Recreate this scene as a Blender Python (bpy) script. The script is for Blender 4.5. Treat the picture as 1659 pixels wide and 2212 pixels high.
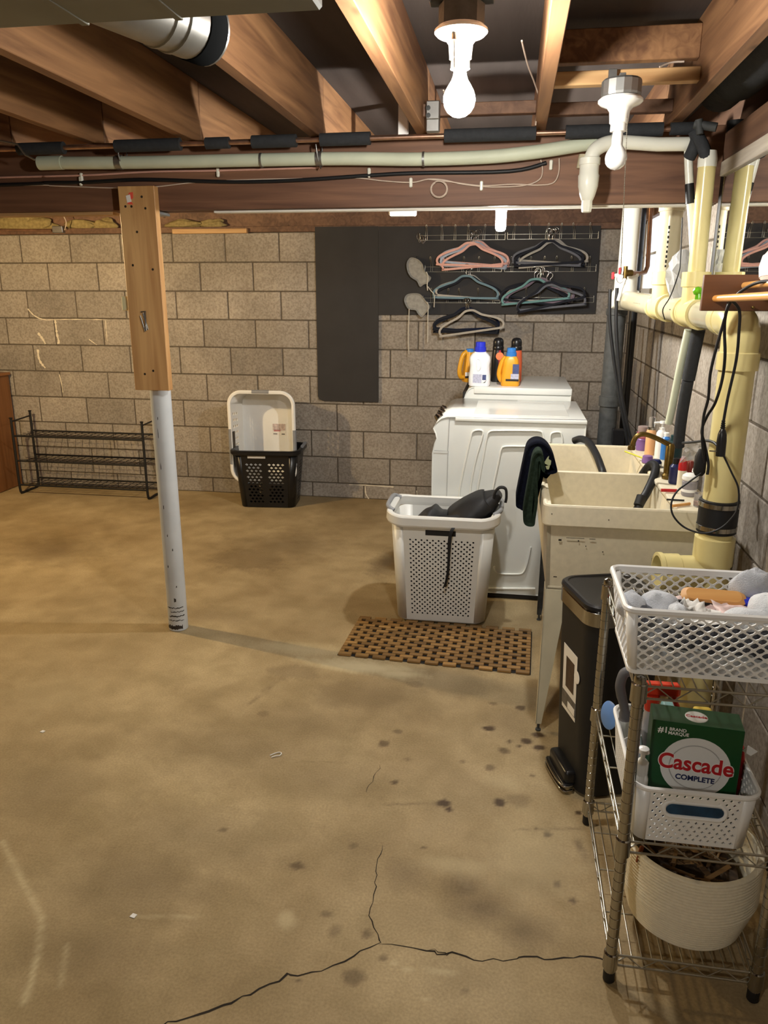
import bpy, bmesh, math, random
import numpy as np
from mathutils import Vector, Matrix, noise as mnoise
for _o in list(bpy.data.objects): bpy.data.objects.remove(_o)
scene = bpy.context.scene
COL = scene.collection
PI = math.pi
random.seed(7)

# ------------------------------------------------------------------ camera
IMG_W, IMG_H, FPX = 1659.0, 2212.0, 1648.108
YAW, PITCH, ROLL, HC = 0.161266, 0.28066, -0.0024009, 1.5352
_cy, _sy = math.cos(YAW), math.sin(YAW)
_f = Vector((-_sy*math.cos(PITCH), _cy*math.cos(PITCH), -math.sin(PITCH)))
_r = Vector((_cy, _sy, 0)); _d = _f.cross(_r)
CR = _r*math.cos(ROLL)+_d*math.sin(ROLL); CD = -_r*math.sin(ROLL)+_d*math.cos(ROLL); CF = _f
CAM = Vector((0, 0, HC))
cam_data = bpy.data.cameras.new('camera'); cam = bpy.data.objects.new('camera', cam_data); COL.objects.link(cam)
cam.matrix_world = Matrix(((CR.x, -CD.x, -CF.x, 0), (CR.y, -CD.y, -CF.y, 0), (CR.z, -CD.z, -CF.z, HC), (0, 0, 0, 1)))
cam_data.sensor_fit = 'HORIZONTAL'; cam_data.sensor_width = 36.0; cam_data.lens = FPX/IMG_W*36.0
cam_data.clip_start = 0.05; cam_data.clip_end = 60
scene.camera = cam
def ray(x, y): return CR*((x-IMG_W/2)/FPX)+CD*((y-IMG_H/2)/FPX)+CF
def PY(x, y, Y): d = ray(x, y); return CAM+d*(Y/d.y)
def PX(x, y, X): d = ray(x, y); return CAM+d*(X/d.x)
def PZ(x, y, Z=0.0): d = ray(x, y); return CAM+d*((Z-HC)/d.z)

# ------------------------------------------------------------------ world, exposure (all light comes from the bulbs, built with their lamps)
world = bpy.data.worlds.new('world'); scene.world = world; world.use_nodes = True
world.node_tree.nodes['Background'].inputs[0].default_value = (0.75, 0.8, 0.9, 1)
world.node_tree.nodes['Background'].inputs[1].default_value = 0.02
vs = scene.view_settings
vs.view_transform = 'Standard'; vs.look = 'None'; vs.gamma = 1.0; vs.use_curve_mapping = False
vs.exposure = 0.15
BULB_COOL = (1.0, 0.96, 0.88); BULB_CFL = (1.0, 0.98, 0.92); BULB_WARM = (1.0, 0.74, 0.38)
W_COOL, W_CFL, W_WARM, W_BACK = 39.0, 54.0, 118.0, 50.0     # radiant watts of each bulb

# ------------------------------------------------------------------ materials
def nd(nt, t, **kw):
    n = nt.nodes.new(t)
    for k, v in kw.items(): setattr(n, k, v)
    return n
def lin(c): return tuple((v/12.92 if v <= .04045 else ((v+.055)/1.055)**2.4) for v in c)
def srgb(r, g, b): return lin((r/255., g/255., b/255.))
def M(name, col, rough=.5, metal=0.0, var=.06, scale=14.0, bump=0.0, bscale=120.0, trans=0.0, emit=None, estr=0.0, stretch=(1, 1, 1), rnd=0.0, detail=4.0, coat=0.0, spec=.5, sub=0.0, ior=1.45, alpha=1.0):
    m = bpy.data.materials.new(name); m.use_nodes = True; nt = m.node_tree
    b = nt.nodes['Principled BSDF']; b.inputs['Roughness'].default_value = rough; b.inputs['Metallic'].default_value = metal
    b.inputs['Transmission Weight'].default_value = trans; b.inputs['IOR'].default_value = ior
    b.inputs['Coat Weight'].default_value = coat; b.inputs['Specular IOR Level'].default_value = spec
    b.inputs['Alpha'].default_value = alpha
    if sub: b.inputs['Subsurface Weight'].default_value = sub; b.inputs['Subsurface Scale'].default_value = .01
    tc = nd(nt, 'ShaderNodeTexCoord'); mp = nd(nt, 'ShaderNodeMapping'); mp.inputs['Scale'].default_value = stretch
    nt.links.new(tc.outputs['Object'], mp.inputs['Vector'])
    nz = nd(nt, 'ShaderNodeTexNoise'); nz.inputs['Scale'].default_value = scale; nz.inputs['Detail'].default_value = detail
    nt.links.new(mp.outputs[0], nz.inputs['Vector'])
    rp = nd(nt, 'ShaderNodeValToRGB'); e = rp.color_ramp.elements
    e[0].position = .3; e[1].position = .7
    e[0].color = tuple(max(0, c*(1-var)) for c in col)+(1,); e[1].color = tuple(min(1, c*(1+var)) for c in col)+(1,)
    nt.links.new(nz.outputs['Fac'], rp.inputs[0]); out = rp.outputs[0]
    if rnd:
        oi = nd(nt, 'ShaderNodeObjectInfo'); hs = nd(nt, 'ShaderNodeHueSaturation'); mr = nd(nt, 'ShaderNodeMapRange')
        mr.inputs['To Min'].default_value = 1-rnd; mr.inputs['To Max'].default_value = 1+rnd
        nt.links.new(oi.outputs['Random'], mr.inputs['Value']); nt.links.new(mr.outputs[0], hs.inputs['Value']); nt.links.new(out, hs.inputs['Color']); out = hs.outputs[0]
    nt.links.new(out, b.inputs['Base Color'])
    if bump:
        n2 = nd(nt, 'ShaderNodeTexNoise'); n2.inputs['Scale'].default_value = bscale; n2.inputs['Detail'].default_value = 3
        nt.links.new(mp.outputs[0], n2.inputs['Vector'])
        bp = nd(nt, 'ShaderNodeBump'); bp.inputs['Strength'].default_value = bump; bp.inputs['Distance'].default_value = .003
        nt.links.new(n2.outputs['Fac'], bp.inputs['Height']); nt.links.new(bp.outputs[0], b.inputs['Normal'])
    if emit: b.inputs['Emission Color'].default_value = tuple(emit)+(1,); b.inputs['Emission Strength'].default_value = estr
    return m
def M_wood(name, c1, c2, axis=1, scale=26.0, rough=.6, rnd=.1, knots=True, coat=0.0):
    m = bpy.data.materials.new(name); m.use_nodes = True; nt = m.node_tree; b = nt.nodes['Principled BSDF']
    b.inputs['Roughness'].default_value = rough; b.inputs['Coat Weight'].default_value = coat
    tc = nd(nt, 'ShaderNodeTexCoord'); mp = nd(nt, 'ShaderNodeMapping'); s = [1.0, 1.0, 1.0]; s[axis] = .06
    mp.inputs['Scale'].default_value = s; nt.links.new(tc.outputs['Object'], mp.inputs['Vector'])
    oi = nd(nt, 'ShaderNodeObjectInfo'); ml = nd(nt, 'ShaderNodeMath', operation='MULTIPLY'); ml.inputs[1].default_value = 7.0
    nt.links.new(oi.outputs['Random'], ml.inputs[0]); nt.links.new(ml.outputs[0], mp.inputs['Location'])
    n1 = nd(nt, 'ShaderNodeTexNoise'); n1.inputs['Scale'].default_value = scale; n1.inputs['Detail'].default_value = 8; n1.inputs['Distortion'].default_value = 1.2
    nt.links.new(mp.outputs[0], n1.inputs['Vector'])
    n3 = nd(nt, 'ShaderNodeTexNoise'); n3.inputs['Scale'].default_value = 5; nt.links.new(mp.outputs[0], n3.inputs['Vector'])
    ad = nd(nt, 'ShaderNodeMath', operation='MULTIPLY_ADD'); ad.inputs[1].default_value = .5
    nt.links.new(n3.outputs['Fac'], ad.inputs[0]); mu = nd(nt, 'ShaderNodeMath', operation='MULTIPLY'); mu.inputs[1].default_value = .5
    nt.links.new(n1.outputs['Fac'], mu.inputs[0]); nt.links.new(mu.outputs[0], ad.inputs[2])
    rp = nd(nt, 'ShaderNodeValToRGB'); e = rp.color_ramp.elements; e[0].position = .38; e[1].position = .62; e[0].color = c1+(1,); e[1].color = c2+(1,)
    nt.links.new(ad.outputs[0], rp.inputs[0]); out = rp.outputs[0]
    hs = nd(nt, 'ShaderNodeHueSaturation'); mr = nd(nt, 'ShaderNodeMapRange'); mr.inputs['To Min'].default_value = 1-rnd; mr.inputs['To Max'].default_value = 1+rnd
    nt.links.new(oi.outputs['Random'], mr.inputs['Value']); nt.links.new(mr.outputs[0], hs.inputs['Value']); nt.links.new(out, hs.inputs['Color']); out = hs.outputs[0]
    if knots:
        s2 = [5.0, 5.0, 5.0]; s2[axis] = 1.9; m2 = nd(nt, 'ShaderNodeMapping'); m2.inputs['Scale'].default_value = s2
        nt.links.new(tc.outputs['Object'], m2.inputs['Vector']); nt.links.new(ml.outputs[0], m2.inputs['Location'])
        vo = nd(nt, 'ShaderNodeTexVoronoi'); vo.inputs['Scale'].default_value = 1.6; nt.links.new(m2.outputs[0], vo.inputs['Vector'])
        mk = nd(nt, 'ShaderNodeMapRange'); mk.inputs['From Min'].default_value = .035; mk.inputs['From Max'].default_value = .11; mk.inputs['To Min'].default_value = .75; mk.inputs['To Max'].default_value = 0
        nt.links.new(vo.outputs['Distance'], mk.inputs['Value'])
        mx = nd(nt, 'ShaderNodeMixRGB'); mx.inputs[2].default_value = (c1[0]*.3, c1[1]*.25, c1[2]*.2, 1)
        nt.links.new(mk.outputs[0], mx.inputs[0]); nt.links.new(out, mx.inputs[1]); out = mx.outputs[0]
    nt.links.new(out, b.inputs['Base Color'])
    bp = nd(nt, 'ShaderNodeBump'); bp.inputs['Strength'].default_value = .25; bp.inputs['Distance'].default_value = .002
    nt.links.new(n1.outputs['Fac'], bp.inputs['Height']); nt.links.new(bp.outputs[0], b.inputs['Normal'])
    return m
def M_block(name, col):
    m = bpy.data.materials.new(name); m.use_nodes = True; nt = m.node_tree; b = nt.nodes['Principled BSDF']; b.inputs['Roughness'].default_value = .95; b.inputs['Specular IOR Level'].default_value = .15
    tc = nd(nt, 'ShaderNodeTexCoord'); ge = nd(nt, 'ShaderNodeNewGeometry'); oi = nd(nt, 'ShaderNodeObjectInfo')
    n1 = nd(nt, 'ShaderNodeTexNoise'); n1.inputs['Scale'].default_value = 3.2; n1.inputs['Detail'].default_value = 5; nt.links.new(ge.outputs['Position'], n1.inputs['Vector'])
    n2 = nd(nt, 'ShaderNodeTexNoise'); n2.inputs['Scale'].default_value = 75; n2.inputs['Detail'].default_value = 3; nt.links.new(ge.outputs['Position'], n2.inputs['Vector'])
    n3 = nd(nt, 'ShaderNodeTexVoronoi'); n3.inputs['Scale'].default_value = 38; nt.links.new(ge.outputs['Position'], n3.inputs['Vector'])
    r1 = nd(nt, 'ShaderNodeValToRGB'); e = r1.color_ramp.elements; e[0].position = .33; e[1].position = .68
    e[0].color = tuple(c*.84 for c in col)+(1,); e[1].color = tuple(c*1.10 for c in col)+(1,); nt.links.new(n1.outputs['Fac'], r1.inputs[0])
    r2 = nd(nt, 'ShaderNodeValToRGB'); e = r2.color_ramp.elements; e[0].position = .34; e[1].position = .62; e[0].color = (.76, .745, .73, 1); e[1].color = (1.08, 1.08, 1.08, 1); nt.links.new(n2.outputs['Fac'], r2.inputs[0])
    mx = nd(nt, 'ShaderNodeMixRGB', blend_type='MULTIPLY'); mx.inputs[0].default_value = 1; nt.links.new(r1.outputs[0], mx.inputs[1]); nt.links.new(r2.outputs[0], mx.inputs[2])
    mk = nd(nt, 'ShaderNodeMapRange'); mk.inputs['From Min'].default_value = .05; mk.inputs['From Max'].default_value = .16; mk.inputs['To Min'].default_value = .38; mk.inputs['To Max'].default_value = 0
    nt.links.new(n3.outputs['Distance'], mk.inputs['Value'])
    m3 = nd(nt, 'ShaderNodeMixRGB'); m3.inputs[2].default_value = tuple(c*.25 for c in col)+(1,); nt.links.new(mk.outputs[0], m3.inputs[0]); nt.links.new(mx.outputs[0], m3.inputs[1])
    hs = nd(nt, 'ShaderNodeHueSaturation'); mr = nd(nt, 'ShaderNodeMapRange'); mr.inputs['To Min'].default_value = .86; mr.inputs['To Max'].default_value = 1.12
    nt.links.new(oi.outputs['Random'], mr.inputs['Value']); nt.links.new(mr.outputs[0], hs.inputs['Value']); nt.links.new(m3.outputs[0], hs.inputs['Color'])
    nt.links.new(hs.outputs[0], b.inputs['Base Color'])
    bp = nd(nt, 'ShaderNodeBump'); bp.inputs['Strength'].default_value = .55; bp.inputs['Distance'].default_value = .004
    nt.links.new(n2.outputs['Fac'], bp.inputs['Height']); nt.links.new(bp.outputs[0], b.inputs['Normal'])
    return m
def M_emit(name, col, radiance):
    m = bpy.data.materials.new(name); m.use_nodes = True; nt = m.node_tree; nt.nodes.remove(nt.nodes['Principled BSDF'])
    e = nd(nt, 'ShaderNodeEmission'); e.inputs[0].default_value = tuple(col)+(1,); e.inputs[1].default_value = radiance
    nt.links.new(e.outputs[0], nt.nodes['Material Output'].inputs[0]); return m

m_block = M_block('concrete_block', srgb(158, 150, 140))
m_mortar = M('mortar', srgb(96, 88, 78), .95, var=.25, scale=30, bump=.5, bscale=200, spec=.1)
m_plain = M('plain_masonry', srgb(128, 116, 102), .95, var=.2, scale=9, bump=.5, bscale=90, spec=.1)
m_joist = M_wood('fir_joist', srgb(104, 70, 46), srgb(158, 116, 78), 1)
m_beam = M_wood('old_beam', srgb(88, 58, 43), srgb(132, 94, 70), 0)
m_pine = M_wood('pine_z', srgb(164, 118, 70), srgb(204, 162, 108), 2, rough=.5)
m_pinex = M_wood('pine_x', srgb(160, 118, 74), srgb(206, 168, 118), 0, rough=.6)
m_piney = M_wood('pine_y', srgb(84, 58, 43), srgb(122, 90, 68), 1, rough=.65)
m_subfloor = M('subfloor', srgb(76, 68, 64), .9, var=.25, scale=6, stretch=(1, .1, 1), bump=.2, spec=.1)
m_walnut = M_wood('brown_board', srgb(72, 42, 22), srgb(100, 62, 36), 0, rough=.4, knots=False)
m_dowel = M_wood('birch_dowel', srgb(206, 146, 76), srgb(226, 172, 104), 1, rough=.35, knots=False)
m_cab = M_wood('cabinet_wood', srgb(108, 68, 36), srgb(142, 94, 54), 2, rough=.4, knots=False)
m_bamboo = M_wood('acacia_slat', srgb(112, 82, 42), srgb(164, 126, 72), 0, scale=60, rough=.5, rnd=.18, knots=False)
m_white = M('white_plastic', srgb(226, 226, 222), .35, var=.02)
m_white2 = M('bright_white_plastic', srgb(238, 238, 236), .3, var=.02)
m_enamel = M('white_enamel', srgb(226, 228, 224), .22, var=.015, coat=.3)
m_tub = M('cream_tub', srgb(222, 212, 186), .5, var=.05, scale=50, bump=.04, bscale=60)
m_grey_handle = M('grey_handle', srgb(140, 142, 146), .5)
m_black = M('black_plastic', srgb(24, 24, 26), .3, var=.1)
m_blackm = M('matte_black', srgb(26, 25, 25), .6, var=.12)
m_rubber = M('black_rubber', srgb(22, 23, 26), .5, var=.1, bump=.1)
m_foam = M('black_pipe_foam', srgb(44, 46, 49), .9, var=.15, scale=60, bump=.3, bscale=200)
m_pvc = M('white_pvc', srgb(226, 226, 214), .3, var=.02)
m_pvcdull = M('pale_green_insulated_pvc', srgb(196, 202, 180), .55, var=.07, scale=8)
m_cream = M('yellowed_pvc', srgb(220, 206, 146), .22, var=.05, scale=9)
m_tan = M('tan_grey_pvc', srgb(184, 176, 148), .2, var=.06, scale=9)
m_iron = M('dark_cast_iron', srgb(62, 64, 64), .7, var=.3, scale=30, bump=.3)
m_steel = M('galvanised_steel', srgb(150, 150, 148), .38, .85, var=.12, scale=20)
m_chrome = M('chrome', srgb(172, 170, 164), .12, 1.0, var=.03)
m_wire = M('chrome_wire', srgb(186, 182, 170), .28, .9, var=.05)
m_brass = M('tarnished_brass', srgb(112, 92, 48), .35, .9, var=.25, scale=60)
m_copper = M('copper', srgb(188, 150, 128), .35, .9, var=.2, scale=30)
m_duct = M('painted_duct', srgb(128, 128, 118), .6, .2, var=.08, scale=7)
m_postpaint = M('grey_white_post_paint', srgb(192, 196, 200), .42, var=.1, scale=5, bump=.08, bscale=30)
m_blackboard = M('black_panel', srgb(48, 46, 46), .75, var=.12, scale=6, bump=.1, bscale=60)
m_redcap = M('red_plastic', srgb(176, 30, 34), .35)
m_red2 = M('crimson_plastic', srgb(164, 34, 56), .35)
m_blue = M('blue_plastic', srgb(40, 52, 190), .3)
m_blue2 = M('sky_blue_plastic', srgb(52, 120, 196), .3)
m_cloth_w = M('white_paper', srgb(232, 230, 226), .8, var=.03)
m_glass = M('clear_plastic', (.95, .95, .95), .06, trans=.95, var=.0, ior=1.3)
m_porc = M('porcelain', srgb(236, 234, 228), .2, var=.01, coat=.4)
m_bulb_off = M('frosted_glass', srgb(226, 226, 224), .22, var=.01, coat=.5)
m_mirror = M('mirror_glass', (.86, .88, .88), .015, 1.0, var=0.0)
m_line = M('white_cable', srgb(198, 180, 164), .6)
m_pinkcable = M('pink_cable', srgb(206, 158, 142), .6)
m_insul = M('yellow_insulation', srgb(150, 134, 92), 1, var=.25, scale=40, bump=.9, bscale=60, spec=0)

# ------------------------------------------------------------------ mesh helpers
V3 = Vector
def wm(o):
    m = o.matrix_basis.copy(); p = o.parent
    while p: m = p.matrix_basis @ m; p = p.parent
    return m
def tag(o, label=None, cat=None, group=None, kind=None):
    if label: o['label'] = label
    if cat: o['category'] = cat
    if group: o['group'] = group
    if kind: o['kind'] = kind
    return o
def thing(name, label, cat, loc=(0, 0, 0), rz=0.0, group=None, rot=None):
    o = bpy.data.objects.new(name, None); COL.objects.link(o); o.location = loc
    o.rotation_euler = rot if rot else (0, 0, rz); o.empty_display_size = .05
    return tag(o, label, cat, group)
def smooth_path(pts, k=6, closed=False):
    pts = [V3(p) for p in pts]; n = len(pts); out = []
    rng = n if closed else n-1
    for i in range(rng):
        p0 = pts[(i-1) % n] if (closed or i > 0) else pts[0]; p1 = pts[i]; p2 = pts[(i+1) % n]; p3 = pts[(i+2) % n] if (closed or i+2 < n) else pts[-1]
        for j in range(k):
            t = j/k
            out.append(.5*((2*p1)+(p2-p0)*t+(2*p0-5*p1+4*p2-p3)*t*t+(3*p1-p0-3*p2+p3)*t*t*t))
    if not closed: out.append(pts[-1])
    return out
class MB:
    def __init__(s): s.v = []; s.f = []; s.sm = []; s.mi = []
    def add(s, vs_, fs, smooth=False, m=0):
        o = len(s.v); s.v += [V3(v) for v in vs_]
        for f in fs: s.f.append(tuple(i+o for i in f)); s.sm.append(smooth); s.mi.append(m)
        return s
    def hexa(s, p, m=0):      # p: 8 points, bottom ring then top ring
        return s.add(p, [(3, 2, 1, 0), (4, 5, 6, 7), (0, 1, 5, 4), (1, 2, 6, 5), (2, 3, 7, 6), (3, 0, 4, 7)], False, m)
    def box(s, c, sz, bevel=0.0, R=None, m=0, seg=1):
        c = V3(c); hx, hy, hz = sz[0]/2, sz[1]/2, sz[2]/2
        if bevel:
            bm = bmesh.new(); bmesh.ops.create_cube(bm, size=1); bmesh.ops.scale(bm, vec=sz, verts=bm.verts)
            bmesh.ops.bevel(bm, geom=list(bm.edges), offset=bevel, segments=seg, affect='EDGES', profile=.5)
            bm.verts.index_update(); vs_ = [v.co.copy() for v in bm.verts]; fs = [tuple(v.index for v in f.verts) for f in bm.faces]; bm.free()
        else:
            vs_ = [V3(q) for q in ((-hx, -hy, -hz), (hx, -hy, -hz), (hx, hy, -hz), (-hx, hy, -hz), (-hx, -hy, hz), (hx, -hy, hz), (hx, hy, hz), (-hx, hy, hz))]
            fs = [(3, 2, 1, 0), (4, 5, 6, 7), (0, 1, 5, 4), (1, 2, 6, 5), (2, 3, 7, 6), (3, 0, 4, 7)]
        if R is not None: vs_ = [R @ v for v in vs_]
        return s.add([v+c for v in vs_], fs, bevel > 0 and seg > 1, m)
    def box2(s, a, b, bevel=0.0, m=0, seg=1):
        a = V3(a); b = V3(b); return s.box((a+b)/2, tuple(abs(q) for q in (b-a)), bevel, None, m, seg)
    def loft(s, rings, closed=True, capb=False, capt=False, smooth=True, m=0, loop=False):
        n = len(rings[0]); vs_ = [p for r in rings for p in r]; fs = []
        k = len(rings)
        for i in range(k if loop else k-1):
            i2 = (i+1) % k
            for j in range(n if closed else n-1):
                j2 = (j+1) % n; fs.append((i*n+j, i*n+j2, i2*n+j2, i2*n+j))
        s.add(vs_, fs, smooth, m)
        if capb: s.add(rings[0], [tuple(reversed(range(n)))], False, m)
        if capt: s.add(rings[-1], [tuple(range(n))], False, m)
        return s
    def tube(s, pts, r, n=10, cap=True, closed=False, m=0, up=None):
        pts = [V3(p) for p in pts]; k = len(pts); rr = r if isinstance(r, (list, tuple)) else [r]*k
        tg = []
        for i in range(k):
            a = pts[(i-1) % k] if (closed or i > 0) else pts[0]; b = pts[(i+1) % k] if (closed or i < k-1) else pts[-1]
            t = (b-a); tg.append(t.normalized() if t.length > 1e-9 else V3((0, 0, 1)))
        u = V3(up) if up else (V3((0, 0, 1)) if abs(tg[0].z) < .9 else V3((1, 0, 0)))
        u = (u-tg[0]*u.dot(tg[0])).normalized(); rings = []
        for i in range(k):
            if i: u = (u-tg[i]*u.dot(tg[i])); u = u.normalized() if u.length > 1e-6 else tg[i].orthogonal().normalized()
            w = tg[i].cross(u)
            rings.append([pts[i]+(u*math.cos(2*PI*j/n)+w*math.sin(2*PI*j/n))*rr[i] for j in range(n)])
        return s.loft(rings, True, cap and not closed, cap and not closed, True, m, closed)
    def band(s, pts, w, t, nrm, closed=False, m=0):
        pts = [V3(p) for p in pts]; k = len(pts); nrm = V3(nrm).normalized(); rings = []
        for i in range(k):
            a = pts[(i-1) % k] if (closed or i > 0) else pts[0]; b = pts[(i+1) % k] if (closed or i < k-1) else pts[-1]
            tg = (b-a).normalized(); sd = nrm.cross(tg).normalized()
            rings.append([pts[i]+sd*(w/2)*c+nrm*(t/2)*d for c, d in ((.7, -1), (1, -.6), (1, .6), (.7, 1), (-.7, 1), (-1, .6), (-1, -.6), (-.7, -1))])
        return s.loft(rings, True, not closed, not closed, True, m, closed)
    def lathe(s, prof, c=(0, 0, 0), axis=(0, 0, 1), n=24, smooth=True, m=0, cap=True):
        c = V3(c); ax = V3(axis).normalized(); u = ax.orthogonal().normalized(); w = ax.cross(u)
        rings = [[c+ax*z+(u*math.cos(2*PI*j/n)+w*math.sin(2*PI*j/n))*max(r, 1e-5) for j in range(n)] for r, z in prof]
        return s.runs(rings, cap, cap, smooth, m)
    def runs(s, rings, capb, capt, smooth=True, m=0, limit=.62):     # a loft whose sharp section corners stay sharp
        cur = [rings[0]]
        for i in range(1, len(rings)):
            cur.append(rings[i])
            if i < len(rings)-1:
                a = rings[i][0]-rings[i-1][0]; b = rings[i+1][0]-rings[i][0]
                if a.length > 1e-7 and b.length > 1e-7 and a.angle(b) > limit: s.loft(cur, True, smooth=smooth, m=m); cur = [rings[i]]
        s.loft(cur, True, smooth=smooth, m=m)
        n = len(rings[0])
        if capb: s.add(rings[0], [tuple(reversed(range(n)))], False, m)
        if capt: s.add(rings[-1], [tuple(range(n))], False, m)
        return s
    def prism(s, poly, depth_vec, m=0, smooth=False):
        poly = [V3(p) for p in poly]; d = V3(depth_vec); n = len(poly)
        s.add(poly+[p+d for p in poly], [(i, (i+1) % n, (i+1) % n+n, i+n) for i in range(n)], smooth, m)
        s.add(poly, [tuple(reversed(range(n)))], False, m); s.add([p+d for p in poly], [tuple(range(n))], False, m)
        return s
    def soft_prism(s, poly, depth_vec, r, m=0):   # extruded outline whose two ends are rounded in
        poly = [V3(p) for p in poly]; d = V3(depth_vec); L = d.length; dn = d/L; c = sum(poly, V3())/len(poly)
        def inset(a):
            out = []
            n = len(poly)
            for i in range(n):
                t = (poly[(i+1) % n]-poly[i-1]).normalized(); nn = dn.cross(t)
                out.append(poly[i]+nn*a)
            return out
        sg = 1
        q = inset(.001); A = sum((p-c).length for p in poly); B = sum((p-c).length for p in q)
        if B > A: sg = -1
        rings = []
        for k in range(5):
            th = PI/2*k/4; rings.append([p+dn*(r*(1-math.sin(th))) for p in inset(sg*r*(1-math.cos(PI/2-th)))])
        rings = [[p for p in rg] for rg in rings]
        back = [[p+dn*(L-2*((p-c).dot(dn)))*1.0 for p in rg] for rg in rings]
        allr = rings+back[::-1]
        return s.loft(allr, True, True, True, True, m)
    def build(s, name, mats, parent=None, local=False, loc=None, solid=None, subsurf=0, auto=None):
        vs_ = s.v
        me = bpy.data.meshes.new(name)
        o = bpy.data.objects.new(name, me)
        if parent is not None:
            if not local:
                inv = wm(parent).inverted(); vs_ = [inv @ v for v in vs_]
        elif not local:
            xs = [v.x for v in vs_]; ys = [v.y for v in vs_]; zs = [v.z for v in vs_]
            b = V3(((min(xs)+max(xs))/2, (min(ys)+max(ys))/2, min(zs))); vs_ = [v-b for v in vs_]; o.location = b
        if loc is not None: o.location = loc
        me.from_pydata([tuple(v) for v in vs_], [], s.f); me.update()
        me.polygons.foreach_set('use_smooth', s.sm); me.polygons.foreach_set('material_index', s.mi)
        for mt in (mats if isinstance(mats, (list, tuple)) else [mats]): me.materials.append(mt)
        COL.objects.link(o)
        if parent is not None: o.parent = parent
        if solid:
            md = o.modifiers.new('thickness', 'SOLIDIFY'); md.thickness = solid; md.offset = 0
        if subsurf:
            md = o.modifiers.new('round', 'SUBSURF'); md.levels = subsurf; md.render_levels = subsurf
        bm = bmesh.new(); bm.from_mesh(me); bmesh.ops.recalc_face_normals(bm, faces=bm.faces); bm.to_mesh(me); bm.free()
        return o
def rr(w, d, r, n=4):
    out = []
    for cx, cy, a in ((w/2-r, -(d/2-r), -90), (w/2-r, d/2-r, 0), (-(w/2-r), d/2-r, 90), (-(w/2-r), -(d/2-r), 180)):
        for i in range(n+1):
            t = math.radians(a+90*i/n); out.append((cx+r*math.cos(t), cy+r*math.sin(t)))
    return out
def rring(w, d, r, z, n=4, cx=0, cy=0): return [V3((x+cx, y+cy, z)) for x, y in rr(w, d, min(r, w/2-1e-4, d/2-1e-4), n)]
def shape_box(mb, levels, n=4, capb=True, capt=True, m=0, cx=0, cy=0, smooth=True):   # levels: (w, d, r, z) - a stacked rounded box
    return mb.runs([rring(w, d, r, z, n, cx, cy) for w, d, r, z in levels], capb, capt, smooth, m)
OCT = [(1, 0), (1, 1), (0, 1), (-1, 1), (-1, 0), (-1, -1), (0, -1), (1, -1)]
def perf(mb, fn, nu, nv, hole, outer='square', keep=None, stagger=True, m=0, ur=(0, 1), vr=(0, 1)):
    """A panel fn(u, v) cut into cells with real holes. hole: (mid radius, corner radius) as fractions of a half cell."""
    du = (ur[1]-ur[0])/nu; dv = (vr[1]-vr[0])/nv
    cl = lambda a, r: min(max(a, r[0]), r[1])
    if outer == 'square':
        for j in range(nv):
            off = .5 if (stagger and j % 2) else 0.0
            cells = [(ur[0]+(i+.5+off)*du, du/2) for i in range(nu-(1 if off else 0))]
            if off: cells += [(ur[0]+du*.25, du/4), (ur[1]-du*.25, du/4)]
            vc = vr[0]+(j+.5)*dv
            for uc, hu in cells:
                full = hu > du*.4 and (keep is None or keep(uc, vc))
                o = [fn(uc+a*hu, vc+b*dv/2) for a, b in OCT]
                if not full: mb.add(o, [tuple(range(8))], False, m); continue
                h4 = hole if len(hole) == 4 else (hole[0], hole[1], hole[0], hole[1])
                q = [fn(uc+a*hu*h4[k % 2], vc+b*dv/2*h4[2+k % 2]) for k, (a, b) in enumerate(OCT)]
                mb.add(o+q, [(k, (k+1) % 8, (k+1) % 8+8, k+8) for k in range(8)], False, m)
    else:
        for j in range(-1, 2*nv+2):
            for i in range(-1, nu+2):
                uc = ur[0]+(i+(.5 if j % 2 else 0))*du; vc = vr[0]+j*dv/2
                if uc < ur[0]-1e-6-du*.49 or uc > ur[1]+du*.49 or vc < vr[0]-1e-6-dv*.3 or vc > vr[1]+dv*.3: continue
                sc = [1 if k % 2 == 0 else .5 for k in range(8)]
                P_ = lambda s0: [(cl(uc+a*du/2*c*s0[k % 2], ur), cl(vc+b*dv/2*c*s0[k % 2], vr)) for k, ((a, b), c) in enumerate(zip(OCT, sc))]
                o = [fn(*q) for q in P_((1, 1))]; h = [fn(*q) for q in P_(hole)]
                mb.add(o+h, [(k, (k+1) % 8, (k+1) % 8+8, k+8) for k in range(8)], False, m)
def bilin(b0, b1, t0, t1): return lambda u, v: (b0*(1-u)+b1*u)*(1-v)+(t0*(1-u)+t1*u)*v
def basket_shell(mb, B, T, panels, n=5, bottom=True, m=0):
    """B/T: (w, d, r, z) of bottom and top rings. panels: side -> function(mb, fn) (sides: right, back, left, front)"""
    rb = rring(*B[:3], B[3], n); rt = rring(*T[:3], T[3], n)
    for k in range(4):
        i0 = k*(n+1); mb.loft([rb[i0:i0+n+1], rt[i0:i0+n+1]], False, m=m)
        i1 = i0+n; i2 = (i0+n+1) % len(rb); fn = bilin(rb[i1], rb[i2], rt[i1], rt[i2])
        side = ('right', 'back', 'left', 'front')[k]
        pf = panels.get(side)
        if pf: pf(mb, fn)
        else: mb.add([fn(0, 0), fn(1, 0), fn(1, 1), fn(0, 1)], [(0, 1, 2, 3)], False, m)
    if bottom: mb.add(rb, [tuple(reversed(range(len(rb))))], False, m)
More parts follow.
